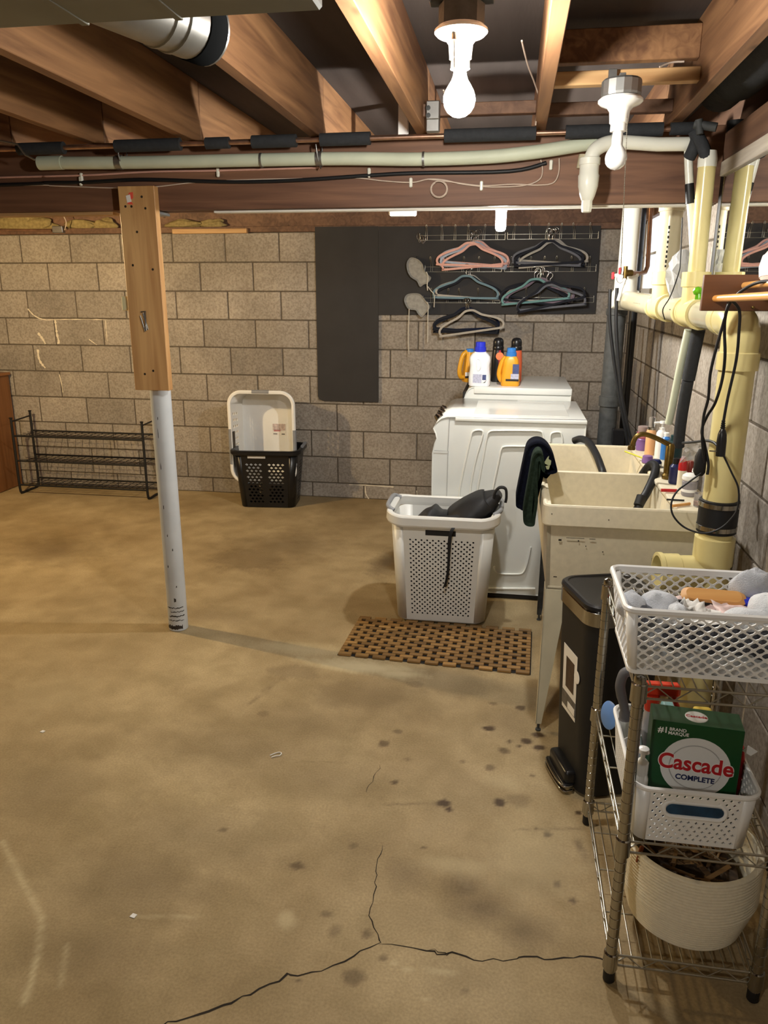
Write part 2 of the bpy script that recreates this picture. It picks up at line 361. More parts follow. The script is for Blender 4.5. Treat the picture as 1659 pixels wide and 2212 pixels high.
def framed(inner, ur, vr):     # solid margin around a perforated field
    def f(mb, fn):
        (u0, u1), (v0, v1) = ur, vr
        for a, b, c, d in ((0, 1, 0, v0), (0, 1, v1, 1), (0, u0, v0, v1), (u1, 1, v0, v1)):
            if b-a > 1e-6 and d-c > 1e-6: mb.add([fn(a, c), fn(b, c), fn(b, d), fn(a, d)], [(0, 1, 2, 3)])
        inner(mb, fn, ur, vr)
    return f
def rim_loop(mb, w, d, r, prof, n=6, m=0, zf=None):   # prof: list of (outward offset, z) closed section swept around a rounded rectangle
    rings = []
    for off, z in prof:
        ring = rring(w+2*off, d+2*off, r+off, z, n)
        if zf: ring = [V3((p.x, p.y, p.z+zf(p.x, p.y))) for p in ring]
        rings.append(ring)
    for i in range(len(rings)): mb.loft([rings[i], rings[(i+1) % len(rings)]], True, smooth=True, m=m)
    return mb
def copy_thing(root, loc=None, rot=None, label=None, group=None):
    r = root.copy(); COL.objects.link(r)
    if loc is not None: r.location = loc
    if rot is not None: r.rotation_euler = rot
    if label: r['label'] = label
    if group: r['group'] = group
    for ch in list(root.children):
        c = ch.copy(); COL.objects.link(c); c.parent = r
        for g in list(ch.children):
            d = g.copy(); COL.objects.link(d); d.parent = c
    return r
def text_mesh(body, size, mat, parent, matrix, extrude=.0006, font_scale=(1, 1), name='lettering', bold=0.0):
    cu = bpy.data.curves.new(name, 'FONT'); cu.body = body; cu.size = size; cu.extrude = extrude; cu.align_x = 'CENTER'; cu.align_y = 'CENTER'; cu.offset = bold
    tmp = bpy.data.objects.new('tmp_text', cu); COL.objects.link(tmp)
    dg = bpy.context.evaluated_depsgraph_get(); me = bpy.data.meshes.new_from_object(tmp.evaluated_get(dg)); bpy.data.objects.remove(tmp); bpy.data.curves.remove(cu)
    inv = wm(parent).inverted(); S = Matrix.Diagonal((font_scale[0], font_scale[1], 1, 1)); me.transform(inv @ matrix @ S)
    me.materials.clear(); me.materials.append(mat); me.name = name
    o = bpy.data.objects.new(name, me); COL.objects.link(o); o.parent = parent; return o
def local_frame(o, x, y, z=None):      # matrix with given x, y axes
    x = V3(x).normalized(); y = V3(y).normalized(); z = x.cross(y)
    return Matrix(((x.x, y.x, z.x, o[0]), (x.y, y.y, z.y, o[1]), (x.z, y.z, z.z, o[2]), (0, 0, 0, 1)))
def blob(name, c, s, mat, label, cat, seed, n=(16, 10), amp=.25, rot=0, sub=1, ridg=0):
    mb = MB(); rings = []; R = Matrix.Rotation(rot, 3, 'Z')
    for i in range(1, n[1]):
        th = PI*i/n[1]; rg = []
        for j in range(n[0]):
            ph = 2*PI*j/n[0]; d = V3((math.sin(th)*math.cos(ph), math.sin(th)*math.sin(ph), -math.cos(th))); q = 1+amp*mnoise.noise(d*1.7+V3((seed, seed*2, 0)))+amp*.5*mnoise.noise(d*4+V3((seed, 0, seed)))
            rg.append(V3(c)+R @ V3((d.x*s[0]*q, d.y*s[1]*q, d.z*s[2]*q)))
        rings.append(rg)
    mb.loft(rings, True, True, True); return tag(mb.build(name, mat, subsurf=sub), label, cat)

# ------------------------------------------------------------------ the room
WY, WX = 5.5946, 0.78            # back wall face, right wall face
BW, BH = 0.4064, 0.2032          # block module
WT = 1.9445                      # top of the block walls
ZC, ZJ = 2.32, 2.10              # subfloor, underside of joists
# floor: fine grid that carries the stains of the slab as attributes
def floor_mesh():
    x0, x1, y0, y1, st = -4.4, 0.78, 0.9, 5.6, .009
    nx = int((x1-x0)/st)+1; ny = int((y1-y0)/st)+1
    X, Y = np.meshgrid(np.linspace(x0, x1, nx), np.linspace(y0, y1, ny))
    dark = np.zeros_like(X); pale = np.zeros_like(X)
    rng = np.random.RandomState(3)
    wob = np.zeros_like(X)
    for k in range(16):
        a, ph, fq = rng.rand()*2*PI, rng.rand()*2*PI, 14+rng.rand()**2*330
        wob += np.sin((X*math.cos(a)+Y*math.sin(a))*fq+ph+1.5*np.sin(Y*23+k))/9
    def spot(x, y, rx, ry, s, soft=.5, arr=None):
        p = PZ(x, y); q = PZ(x+rx, y); e = PZ(x, y+ry); ax = abs(q.x-p.x)+1e-3; ay = abs(e.y-p.y)+1e-3
        d = np.sqrt(((X-p.x)/ax)**2+((Y-p.y)/ay)**2)*(1+.45*wob)
        t = np.clip((1.12-d)/soft, 0, 1)*min(.92, s*1.3)
        A = dark if arr is None else arr
        np.maximum(A, t, out=A)
    for a in ((1054, 1574, 15, 6, .8), (1139, 1601, 13, 7, .75), (1162, 1588, 14, 6, .9), (1164, 1615, 14, 6, .7), (1089, 1621, 15, 8, .5), (1059, 1658, 14, 8, .45), (960, 1735, 15, 8, .9), (970, 1748, 7, 5, .8),
              (1079, 1735, 14, 9, .7), (1120, 1728, 26, 14, .25), (828, 1607, 14, 8, .5), (859, 1580, 10, 5, .4), (852, 1690, 9, 5, .6), (1125, 1529, 11, 6, .6), (1158, 1790, 6, 4, .7), (1183, 1803, 8, 6, .75),
              (1203, 1909, 5, 7, .6), (1238, 1946, 9, 6, .6), (1250, 1755, 6, 4, .8), (896, 1478, 20, 9, .35), (764, 2110, 26, 20, .4), (793, 2017, 13, 11, .4), (828, 2069, 10, 6, .45), (482, 1793, 14, 8, .5), (641, 1871, 12, 8, .5),
              (570, 1542, 16, 8, .3), (705, 1975, 16, 8, .35), (722, 2010, 12, 14, .3), (1005, 2140, 10, 8, .3), (645, 2118, 8, 5, .5), (1100, 1602, 6, 4, .6), (1122, 1612, 6, 4, .6), (1190, 1656, 6, 4, .5), (1150, 1675, 5, 3, .5),
              (915, 1830, 6, 3, .5), (880, 1640, 8, 4, .3), (762, 1828, 10, 6, .3), (1000, 1645, 6, 4, .35), (1065, 1520, 10, 4, .4), (740, 1500, 70, 40, .18), (960, 1470, 110, 35, .2), (640, 1450, 60, 18, .22), (545, 1205, 90, 30, .22)):
        spot(*a[:5], soft=.45)
    for a in ((1000, 1918, 55, 40, .22), (1040, 1960, 90, 45, .22), (1130, 2010, 80, 50, .2), (880, 1890, 60, 45, .16), (300, 1900, 220, 130, .16), (430, 1800, 260, 90, .14), (200, 2050, 200, 100, .14), (520, 1620, 260, 80, .12), (620, 1180, 160, 40, .15), (120, 1190, 130, 40, .18), (835, 1215, 40, 35, .3), (820, 1500, 170, 60, .13), (650, 1560, 160, 50, .12), (100, 1700, 130, 90, .12), (700, 1680, 180, 60, .10), (450, 1330, 120, 25, .12), (1100, 1560, 70, 60, .12)):
        spot(*a[:4], a[4]*1.7, soft=1.0)
    for a in ((780, 1440, 130, 16, .7), (860, 1455, 70, 10, .55), (640, 1400, 120, 14, .3), (620, 1985, 22, 28, .35), (850, 2080, 9, 6, .5), (880, 2095, 16, 6, .45), (960, 2100, 45, 8, .3), (920, 2160, 10, 6, .35), (1090, 1690, 60, 20, .2), (990, 1870, 90, 25, .25), (1150, 1850, 110, 120, .22), (100, 1500, 120, 60, .12)):
        spot(*a[:5], soft=.8, arr=pale)
    def line(pts, w, s, arr):
        P = [PZ(*p) for p in pts]
        for a, b in zip(P[:-1], P[1:]):
            L = max(1e-4, (b-a).length); t = np.clip(((X-a.x)*(b.x-a.x)+(Y-a.y)*(b.y-a.y))/L/L, 0, 1)
            d = np.sqrt((X-a.x-t*(b.x-a.x))**2+(Y-a.y-t*(b.y-a.y))**2)
            np.maximum(arr, np.clip(1.4-d/w*(1+.9*wob), 0, 1)*s*np.clip(.8+.9*wob, .15, 1), out=arr)
    line([(5, 1818), (30, 1868), (50, 1908), (70, 1944), (90, 1985), (83, 2055), (65, 2130), (50, 2165)], .0085, .62, pale)
    line([(145, 2040), (130, 2130)], .007, .35, pale); line([(285, 1980), (430, 1980)], .006, .4, pale)
    line([(1248, 1819), (1258, 1840), (1270, 1858)], .014, .5, dark); line([(540, 1520), (600, 1470), (620, 1450)], .012, .35, dark)
    line([(640, 1645), (750, 1648)], .008, .25, dark); line([(830, 1738), (940, 1735)], .006, .4, dark); line([(1110, 1792), (1260, 1790)], .005, .4, dark)
    line([(0, 1185), (350, 1120), (420, 1100)], .05, .12, dark)
    verts = np.stack([X.ravel(), Y.ravel(), np.zeros(X.size)], 1)
    idx = np.arange(X.size).reshape(ny, nx)
    quads = np.stack([idx[:-1, :-1].ravel(), idx[:-1, 1:].ravel(), idx[1:, 1:].ravel(), idx[1:, :-1].ravel()], 1)
    ex = np.array([(-6.2, -3.2, 0), (0.98, -3.2, 0), (0.98, y0, 0), (-6.2, y0, 0), (-6.2, y1+.3, 0), (x0, y0, 0), (x0, y1+.3, 0), (x0, y1, 0), (x1, y1, 0), (x1, y1+.3, 0), (0.98, y1+.3, 0), (x1, y0, 0)], float)
    n0 = len(verts); allv = np.concatenate([verts, ex]); fs = quads.tolist()+[[n0, n0+1, n0+2, n0+3], [n0+3, n0+5, n0+6, n0+4], [n0+7, n0+8, n0+9, n0+6], [n0+11, n0+2, n0+10, n0+9]]
    me = bpy.data.meshes.new('floor'); me.from_pydata(allv.tolist(), [], fs); me.update()
    z12 = np.zeros(12)
    for nm, arr in (('dark', dark), ('pale', pale)):
        at = me.attributes.new(nm, 'FLOAT', 'POINT'); at.data.foreach_set('value', np.concatenate([arr.ravel(), z12]).astype(np.float32))
    return me
def M_floor():
    m = bpy.data.materials.new('concrete_slab'); m.use_nodes = True; nt = m.node_tree; b = nt.nodes['Principled BSDF']; b.inputs['Specular IOR Level'].default_value = .3
    ge = nd(nt, 'ShaderNodeNewGeometry')
    def nz(s, d=5, dist=0):
        n = nd(nt, 'ShaderNodeTexNoise'); n.inputs['Scale'].default_value = s; n.inputs['Detail'].default_value = d; n.inputs['Distortion'].default_value = dist; nt.links.new(ge.outputs['Position'], n.inputs['Vector']); return n.outputs['Fac']
    def ramp(fac, a, ca, z, cz):
        r = nd(nt, 'ShaderNodeValToRGB'); e = r.color_ramp.elements; e[0].position = a; e[1].position = z; e[0].color = tuple(ca)+(1,); e[1].color = tuple(cz)+(1,); nt.links.new(fac, r.inputs[0]); return r.outputs[0]
    def mix(fac, a, c2, mode='MIX'):
        x = nd(nt, 'ShaderNodeMixRGB', blend_type=mode)
        if isinstance(fac, float): x.inputs[0].default_value = fac
        else: nt.links.new(fac, x.inputs[0])
        nt.links.new(a, x.inputs[1])
        if isinstance(c2, tuple): x.inputs[2].default_value = c2+(1,)
        else: nt.links.new(c2, x.inputs[2])
        return x.outputs[0]
    base = ramp(nz(1.3, 6, .2), .32, srgb(148, 127, 92), .68, srgb(188, 168, 130))
    fine = ramp(nz(150, 3), .3, (.84, .83, .81), .7, (1.08, 1.08, 1.08)); c = mix(1.0, base, fine, 'MULTIPLY')
    mid = ramp(nz(7, 8, .3), .35, (.86, .85, .81), .62, (1.06, 1.06, 1.06)); c = mix(1.0, c, mid, 'MULTIPLY')
    def attr(n): a = nd(nt, 'ShaderNodeAttribute'); a.attribute_name = n; return a.outputs['Fac']
    c = mix(attr('dark'), c, srgb(66, 48, 32)); c = mix(attr('pale'), c, srgb(206, 190, 152))
    sp = ramp(nz(420, 1), .72, (0, 0, 0), .78, (1, 1, 1)); c = mix(sp, c, srgb(96, 78, 54))
    nt.links.new(c, b.inputs['Base Color'])
    rg = nd(nt, 'ShaderNodeMapRange'); rg.inputs['To Min'].default_value = .52; rg.inputs['To Max'].default_value = .8; nt.links.new(nz(4), rg.inputs['Value']); nt.links.new(rg.outputs[0], b.inputs['Roughness'])
    bp = nd(nt, 'ShaderNodeBump'); bp.inputs['Strength'].default_value = .35; bp.inputs['Distance'].default_value = .003; nt.links.new(nz(60, 6), bp.inputs['Height']); nt.links.new(bp.outputs[0], b.inputs['Normal'])
    return m
fm = floor_mesh(); fm.materials.append(M_floor())
floor = bpy.data.objects.new('floor', fm); COL.objects.link(floor); tag(floor, 'bare brown concrete basement slab, stained and cracked', kind='structure')
m_crack = M('crack_dark', srgb(40, 32, 24), .95, var=.2)
def crack(pts, w, name='floor_crack', jit=.006, mat=None):
    P = []
    for a, b in zip(pts[:-1], pts[1:]):
        A, B = PZ(*a), PZ(*b); n = max(2, int((B-A).length/.02))
        for i in range(n): q = A.lerp(B, i/n); P.append(q+V3((random.uniform(-jit, jit), random.uniform(-jit, jit), 0)))
    P.append(PZ(*pts[-1])); L, R = [], []
    for i, p in enumerate(P):
        t = (P[min(i+1, len(P)-1)]-P[max(i-1, 0)]).normalized(); s = V3((-t.y, t.x, 0)); ww = w*random.uniform(.35, 1.2)*(.3 if i in (0, len(P)-1) else 1)
        L.append(p+s*ww/2+V3((0, 0, .0006))); R.append(p-s*ww/2+V3((0, 0, .0006)))
    mb = MB(); mb.loft([L, R], False, smooth=False); return mb.build(name, mat or m_crack, floor)
z7 = lambda L: [(700+x/2.426, 1300+y/2.426) for x, y in L]
z6 = lambda L: [(x/1.99, 1100+y/1.99) for x, y in L]
crack(z7([(310, 1265), (290, 1350), (270, 1500), (235, 1600), (255, 1680), (280, 1740), (300, 1790)]), .0028)
crack(z7([(300, 1790), (200, 1835), (100, 1880)])+z6([(1380, 1985), (1280, 2010), (1230, 2005), (1160, 2045), (1050, 2100), (960, 2140), (850, 2180), (720, 2212), (600, 2260)]), .0055)
crack(z7([(300, 1790), (420, 1795), (540, 1820), (600, 1845), (680, 1845), (840, 1882), (1000, 1870), (1060, 1862), (1150, 1870), (1300, 1862), (1400, 1868), (1480, 1882), (1560, 1880)]), .0042)
crack(z7([(540, 1822), (600, 1835), (650, 1850), (690, 1846)]), .002)
crack(z7([(300, 850), (270, 900), (220, 1000)]), .0022)

def block_wall(root, org, du, nrm, total, shift, name='concrete_block', umin=0.0, top=WT, holes=()):
    """Courses of blocks laid from the top down. org: top start corner of the face, du: direction along the wall, nrm: outward normal."""
    cache = {}
    rows = int(top/BH)+1
    for r in range(rows):
        zt = top-r*BH; zb = max(0.0, zt-BH)
        if zt-zb < .03: continue
        u = umin-((shift+(BW/2 if r % 2 else 0)) % BW)
        while u < total:
            a, b = max(u, umin), min(u+BW, total); u += BW
            if b-a < .02: continue
            key = (round(b-a, 3), round(zt-zb, 3))
            if key not in cache:
                mb = MB(); mb.box((0, 0, 0), (key[0]-.0085, .04, key[1]-.0085), .003)
                ob = mb.build(name, m_block, root, local=True); cache[key] = ob.data; first = ob
            else:
                first = bpy.data.objects.new(name, cache[key]); COL.objects.link(first); first.parent = root
            p = org+du*((a+b)/2)+V3((0, 0, 0)); p.z = (zt+zb)/2
            p = p-nrm*(.02-random.uniform(-.0012, .0015))
            ang = math.atan2(du.y, du.x)
            first.matrix_basis = wm(root).inverted() @ Matrix.Translation(p) @ Matrix.Rotation(ang+random.uniform(-.003, .003), 4, 'Z') @ Matrix.Rotation(random.uniform(-.003, .003), 4, 'X')
mb = MB(); mb.box2((-6.2, WY+.0045, 0), (0.98, WY+.2, WT), 0)
wall_back = mb.build('wall_back', m_mortar); tag(wall_back, 'grey concrete block wall behind the washer and shoe rack', kind='structure')
block_wall(wall_back, V3((-5.0, WY, WT)), V3((1, 0, 0)), V3((0, -1, 0)), 5.0+WX, -( -3.71+5.0) % BW)
mb = MB(); mb.box2((WX+.0045, -3.2, 0), (WX+.2, WY+.2, WT), 0)
wall_right = mb.build('wall_right', m_mortar); tag(wall_right, 'grey concrete block wall beside the utility sink', kind='structure')
block_wall(wall_right, V3((WX, .5, WT)), V3((0, 1, 0)), V3((-1, 0, 0)), WY-.5, .11)
mb = MB(); mb.box2((-6.2, -3.2, 0), (-6.0, WY+.2, ZC), 0); tag(mb.build('wall_left', m_plain), 'plain masonry wall at the far end of the basement', kind='structure')
mb = MB(); mb.box2((-6.2, -3.4, 0), (0.98, -3.2, ZC), 0); tag(mb.build('wall_front', m_plain), 'plain masonry wall behind the viewer', kind='structure')
mb = MB(); mb.box2((-6.2, -3.2, ZC), (0.98, WY+.2, ZC+.03), 0)
ceiling = mb.build('ceiling', m_subfloor); tag(ceiling, 'open joist ceiling with bare subfloor', kind='structure')
# white salt lines on the back wall
m_salt = M('white_salt_bloom', srgb(222, 212, 192), .95, var=.1)
def salt(pts, w):
    P = smooth_path([PY(x, y, WY-.0022) for x, y in pts], 5); L, R = [], []
    for i, p in enumerate(P):
        t = (P[min(i+1, len(P)-1)]-P[max(i-1, 0)]).normalized(); s = V3((-t.z, 0, t.x)); ww = w*random.uniform(.3, 1.1)
        L.append(p+s*ww/2); R.append(p-s*ww/2)
    mb = MB(); mb.loft([L, R], False, smooth=False); mb.build('salt_streak', m_salt, wall_back)
for pts, w in (([(119, 692), (121, 706), (123, 722), (127, 738), (124, 742)], .022), ([(82, 719), (89, 728), (95, 737), (98, 743)], .022), ([(82, 755), (83, 770), (88, 783), (98, 795)], .022), ([(60, 667), (72, 680), (86, 688), (100, 691)], .01),
               ([(100, 691), (140, 690), (200, 690), (232, 691)], .008), ([(192, 733), (209, 745)], .007), ([(228, 692), (230, 718), (232, 738)], .008), ([(128, 808), (133, 830), (136, 848)], .010), ([(754, 1047), (789, 1048), (850, 1052)], .012), ([(789, 1048), (790, 1066), (797, 1078)], .012), ([(900, 1060), (901, 1078)], .01)):
    salt(pts, w)
# joists (children of the ceiling), their blocking and the plate on the wall
def joist(x, y0, y1, zb=ZJ, w=.04, name='ceiling_joist', mat=None):
    mb = MB(); mb.box2((x, y0, zb), (x+w, y1, ZC-.0005), .002); return mb.build(name, mat or m_joist, ceiling)
JX = [-4.2, -3.78, -3.36, -2.94, -2.52, -2.11, -1.70, -1.29, -.79, -.385, .047, .507]
for x in JX: joist(x, -3.15, 3.15)
for x in JX: joist(x, 3.155, WY+.05)
mb = MB(); mb.box2((-5.9, WY-.02, WT+.001), (WX, WY+.12, WT+.04), .002); mb.build('sill_plate', m_piney, ceiling)
mb = MB(); mb.box2((-5.9, WY+.06, WT+.04), (WX, WY+.1, ZC), .0); mb.build('rim_board', m_piney, ceiling)
mb = MB(); mb.box2((WX-.035, -3.1, WT+.001), (WX+.12, WY, WT+.04), .002); mb.build('sill_plate', m_piney, ceiling)
mb = MB(); mb.box2((WX-.01, -3.1, WT+.041), (WX+.03, WY, ZC), .002); mb.build('rim_board', m_piney, ceiling)
def block_between(x0, x1, y, z0, z1, t=.038, mat=None): 
    mb = MB(); mb.box2((x0, y, z0), (x1, y+t, z1), .002); mb.build('blocking_board', mat or m_pinex, ceiling)
block_between(-.345, .047, 1.98, 2.2, 2.29); block_between(.087, .507, 2.6, 2.13, 2.168); block_between(.087, .507, 2.64, 2.2, 2.29, mat=m_joist)
block_between(-.345, .047, 2.95, 2.13, 2.17, mat=m_piney); block_between(.087, .507, 3.0, 2.13, 2.17, mat=m_piney)
mb = MB(); mb.box2((.09, 1.4, 2.16), (.115, 1.95, 2.2), .002); mb.build('blocking_board', m_pinex, ceiling)
# strip of new pine and bits at the top of the back wall
mb = MB(); mb.box2(PY(372, 505, WY-.05), PY(536, 494, WY-.015), .002); mb.build('pine_strip', m_pinex, ceiling)
for k, (x, y, sx, sz) in enumerate(((30, 480, .20, .06), (75, 482, .16, .05), (175, 484, .14, .035), (225, 478, .10, .04), (395, 480, .16, .03), (460, 484, .10, .03))):
    p = PY(x, y, WY+.01); o = blob('insulation_batt', (p.x, WY+.03, WT+.045+sz*.6), (sx, .03, sz), m_insul, None, None, k*3.1, amp=.6); o.parent = ceiling; o.location = o.location-ceiling.location
# window with a bright pane in the right wall behind the pipes
win = MB(); win.box2((.762, 4.36, 1.52), (.7795, 5.02, 1.56), .003); win.box2((.762, 4.36, 1.56), (.7795, 4.40, WT), .003); win.box2((.762, 4.98, 1.56), (.7795, 5.02, WT), .003)
window_1 = win.build('window_1', m_white2); tag(window_1, 'small basement window with a bright pane behind the drain risers', kind='structure')
mb = MB(); mb.box2((.772, 4.40, 1.56), (.776, 4.98, 1.742), 0); mb.build('pane', M_emit('daylit_pane', (.86, .93, 1.0), 1.5), window_1)
mb = MB(); mb.box2((.772, 4.40, 1.757), (.776, 4.98, WT-.001), 0); mb.build('pane', M_emit('daylit_pane_upper', (.94, .97, 1.0), 1.4), window_1)
mb = MB(); mb.box2((.764, 4.40, 1.742), (.778, 4.98, 1.757), .002); mb.build('sash_bar', m_white2, window_1)

# ------------------------------------------------------------------ post, beam, board
BY = 3.085
beam = thing('support_beam', 'long brown wooden ceiling beam carried by the steel post', 'beam', (-1.3, BY+.05, 1.846))
for k in range(3):
    mb = MB(); mb.box2((-5.9, BY+k*.0385, 1.848+(.0 if k != 1 else .002)), (WX-.06, BY+.038+k*.0385, ZJ-.001), .002); mb.build('ply', m_beam, beam)
mb = MB(); mb.box2((-5.9, BY+.005, 1.834), (-1.62, BY+.06, 1.847), .001); mb.build('edge_strip', m_pinex, beam)
mb = MB(); mb.box2((-1.2, BY+.03, 1.838), (.70, BY+.07, 1.847), .001); mb.build('edge_strip', M('white_strip', srgb(224, 220, 208), .5), beam)
post = thing('support_post', 'round grey-white painted steel column under the beam, scuffed at its foot', 'post', (-1.4955, 3.13, 0))
mb = MB(); mb.lathe([(.0445, 0.003), (.0445, 1.833)], (-1.4955, 3.13, 0), n=32); mb.build('column', m_postpaint, post)
mb = MB(); mb.box2((-1.57, 3.088, 1.834), (-1.42, 3.19, 1.845), .001); mb.build('cap_plate', m_steel, post)
m_rust = M('black_scuff', srgb(52, 46, 42), .8, var=.3, scale=40)
for z, a0, a1, h in ((.012, 3.2, 5.6, .022), (.055, 3.9, 5.8, .004), (.075, 4.2, 5.9, .006), (.098, 4.4, 5.9, .004), (.118, 4.0, 5.8, .005), (.15, 4.9, 5.1, .02), (.32, 4.5, 4.6, .012), (.47, 4.7, 4.78, .015), (.60, 4.55, 4.62, .02), (.78, 4.6, 4.67, .03), (.92, 4.6, 4.66, .04), (1.0, 4.68, 4.74, .02), (.40, 5.1, 5.2, .01), (.22, 5.2, 5.3, .008)):
    mb = MB(); n = max(2, int((a1-a0)*9)); L = [V3((-1.4955+.0449*math.cos(a0+(a1-a0)*i/n), 3.13+.0449*math.sin(a0+(a1-a0)*i/n), z+random.uniform(-.003, .003))) for i in range(n+1)]
    mb.loft([L, [p+V3((0, 0, h*random.uniform(.5, 1.2))) for p in L]], False); mb.build('scuff_mark', m_rust, post)
plank = thing('mounting_board', 'upright pine board with knots nailed to the front of the steel post', 'board', (-1.491, 3.065, 1.133))
mb = MB(); mb.box2((-1.568, 3.046, 1.133), (-1.415, 3.084, 1.935), .002); mb.build('plank', m_pine, plank)
mb = MB(); mb.box2(PY(264, 671, 3.06), PY(277, 640, 3.08), .003); mb.build('switch_box', M('ivory_plastic', srgb(206, 200, 160), .4), plank)
mb = MB(); mb.tube([PY(305, 674, 3.043), PY(313, 672, 3.038), PY(316, 714, 3.034)], .0035, 8); mb.tube([PY(309, 676, 3.043), PY(320, 712, 3.043)], .003, 8); mb.tube([PY(303, 682, 3.043), PY(314, 716, 3.04)], .0028, 8); mb.build('wire_clip', m_steel, plank)
m_orange = M('orange_paint', srgb(232, 90, 70), .6)
mb = MB(); mb.prism([PY(x, y, 3.0455) for x, y in ((279, 416), (287, 415), (288, 428), (282, 432), (288, 442), (276, 441), (273, 430))], (0, -.0006, 0)); mb.build('paint_tag', m_orange, plank)
mb = MB(); mb.prism([PY(x, y, 3.0455) for x, y in ((272, 423), (281, 420), (284, 436), (275, 438))], (0, -.0012, 0)); mb.build('paper_tag', m_cloth_w, plank)
for x, y in ((271, 446), (314, 450), (306, 425), (287, 573), (330, 582), (313, 808), (331, 801), (284, 446), (296, 501)):
    mb = MB(); p = PY(x, y, 3.0459); mb.lathe([(.001, -.0004), (.005, -.0002), (.0045, .001)], p, (0, 1, 0), 10); mb.build('knot', m_crack, plank)

# ------------------------------------------------------------------ pipes under the joists
pvc = thing('drain_pipe', 'long pale insulated drain pipe hung along the top of the beam', 'pipe', tuple(PY(700, 343, 3.035)))
PV = [(85, 352), (300, 351), (700, 343), (900, 344), (1050, 339), (1150, 329), (1230, 317), (1290, 307)]
P = smooth_path([PY(x, y, 3.035) for x, y in PV], 5)
mb = MB(); mb.tube(P, .0235, 14); mb.build('pipe_run', m_pvcdull, pvc)
for x, y, l in ((110, 352, .05), (258, 351, .012), (690, 343, .012), (565, 346, .004), (915, 344, .004)):
    c = PY(x, y, 3.035); mb = MB(); mb.lathe([(.0245, -l), (.026, -l), (.026, l), (.0245, l)], c, (1, 0, .0), 18); mb.build('coupling', m_steel if l < .02 else m_pvcdull, pvc)
for x in (265, 690):
    c = PY(x, 346, 3.035); mb = MB(); mb.tube([c+V3((-.006, -.027, .05)), c+V3((0, -.027, 0)), c+V3((.004, 0, -.028)), c+V3((.004, .03, 0)), c+V3((.004, .03, .05))], .003, 6); mb.build('hanger_strap', m_steel, pvc)
foam = thing('insulated_pipe', 'dark foam-wrapped water pipe running under the joists with bare copper gaps', 'pipe', tuple(PY(700, 305, 2.99)))
FY = 2.985
def foamline(x): return 322+(277-322)*(x-50)/(1450.0)
for a, b in ((-900, -60), (40, 138), (250, 390), (445, 495), (545, 640), (692, 800), (960, 1158), (1222, 1432), (1448, 1502)):
    mb = MB(); mb.tube([PY(a, foamline(a), FY), PY(b, foamline(b), FY)], .0225 if b-a > 60 else .0205, 14); mb.build('foam_sleeve', m_foam, foam)
mb = MB(); mb.tube([PY(-900, foamline(-900), FY), PY(1500, foamline(1500), FY)], .0085, 10); mb.build('copper_core', m_copper, foam)
mb = MB(); mb.tube([PY(-30, 298, 2.95), PY(38, 312, 2.95), PY(55, 335, 2.95), PY(75, 345, 2.96)], .004, 6); mb.build('ground_wire', m_wire, foam)
# vent assembly in white pvc
vent = thing('pvc_air_vent', 'white pvc elbow and air vent valve hanging in front of the beam', 'pipe fitting', tuple(PY(1268, 425, 2.98)))
VY = 2.97
mb = MB(); mb.tube([PY(1318, 305, VY), PY(1420, 312, VY), PY(1490, 311, VY)], .0225, 16); mb.build('pipe', m_pvc, vent)
mb = MB(); mb.tube(smooth_path([PY(1332, 306, VY), PY(1305, 312, VY-.01), PY(1285, 325, VY-.02), PY(1276, 345, VY-.02)], 5), .0245, 16); mb.build('elbow', m_pvc, vent)
c = PY(1274, 349, VY-.02); mb = MB(); mb.lathe([(.034, -.012), (.036, -.010), (.036, .010), (.034, .012)], c, n=24); mb.build('collar', m_pvc, vent)
mb = MB(); mb.lathe([(.033, 0), (.033, -.03), (.036, -.035), (.034, -.07), (.026, -.10), (.02, -.115), (.016, -.118)], c+V3((0, 0, -.01)), n=24); mb.build('valve_body', m_pvc, vent)
mb = MB(); mb.lathe([(.019, -.115), (.0195, -.135), (.017, -.153), (.013, -.155)], c+V3((0, 0, -.01)), n=10, smooth=False); mb.build('cap', m_pvc, vent)
mb = MB(); mb.tube([PY(1263, 335, VY+.02), PY(1257, 365, VY+.02)], .02, 12); mb.build('side_nipple', m_tan, vent)

# cables stapled to the beam
def cable(name, pts, r, mat, label, cat='cable', Y=BY-.006, k=5, group=None):
    mb = MB(); mb.tube(smooth_path([PY(p[0], p[1], p[2] if len(p) > 2 else Y) for p in pts], k), r, 7); return tag(mb.build(name, mat), label, cat, group)
cable('house_cable', [(-900, 408), (-20, 384), (100, 381), (200, 378), (330, 371), (450, 369), (560, 366), (690, 362)], .0042, m_pinkcable, 'pink sheathed cable stapled high on the beam')
cable('house_cable', [(-900, 424), (-20, 400), (100, 395), (180, 394), (300, 388), (420, 391), (520, 393), (650, 389), (800, 379), (900, 374), (1100, 370), (1180, 352)], .0075, m_rubber, 'thick black cable stapled along the beam')
cable('house_cable', [(-900, 426), (-20, 402), (120, 402), (240, 406), (330, 404), (430, 393), (540, 388), (640, 386), (760, 384), (830, 391), (890, 394), (925, 387), (960, 389), (1000, 398), (1060, 404), (1130, 401), (1165, 388), (1172, 366), (1168, 345)], .0024, m_line, 'thin pale wire looping along the beam face')
cable('house_cable', [(925, 387), (975, 393), (1040, 401), (1110, 398), (1160, 400), (1195, 395), (1207, 372), (1208, 342)], .0024, m_line, 'second thin pale wire ending at the right of the beam')
mb = MB(); pts = [(948+19*math.cos(a)*(1-.004*i), 409+19*math.sin(a)*(1-.004*i)) for i, a in enumerate(np.linspace(-1.6, 10.5, 40))]
mb.tube([PY(x, y, BY-.01-.0002*i) for i, (x, y) in enumerate(pts)], .0024, 6); tag(mb.build('wire_coil', m_line), 'small coil of spare pale wire on the beam', 'wire')
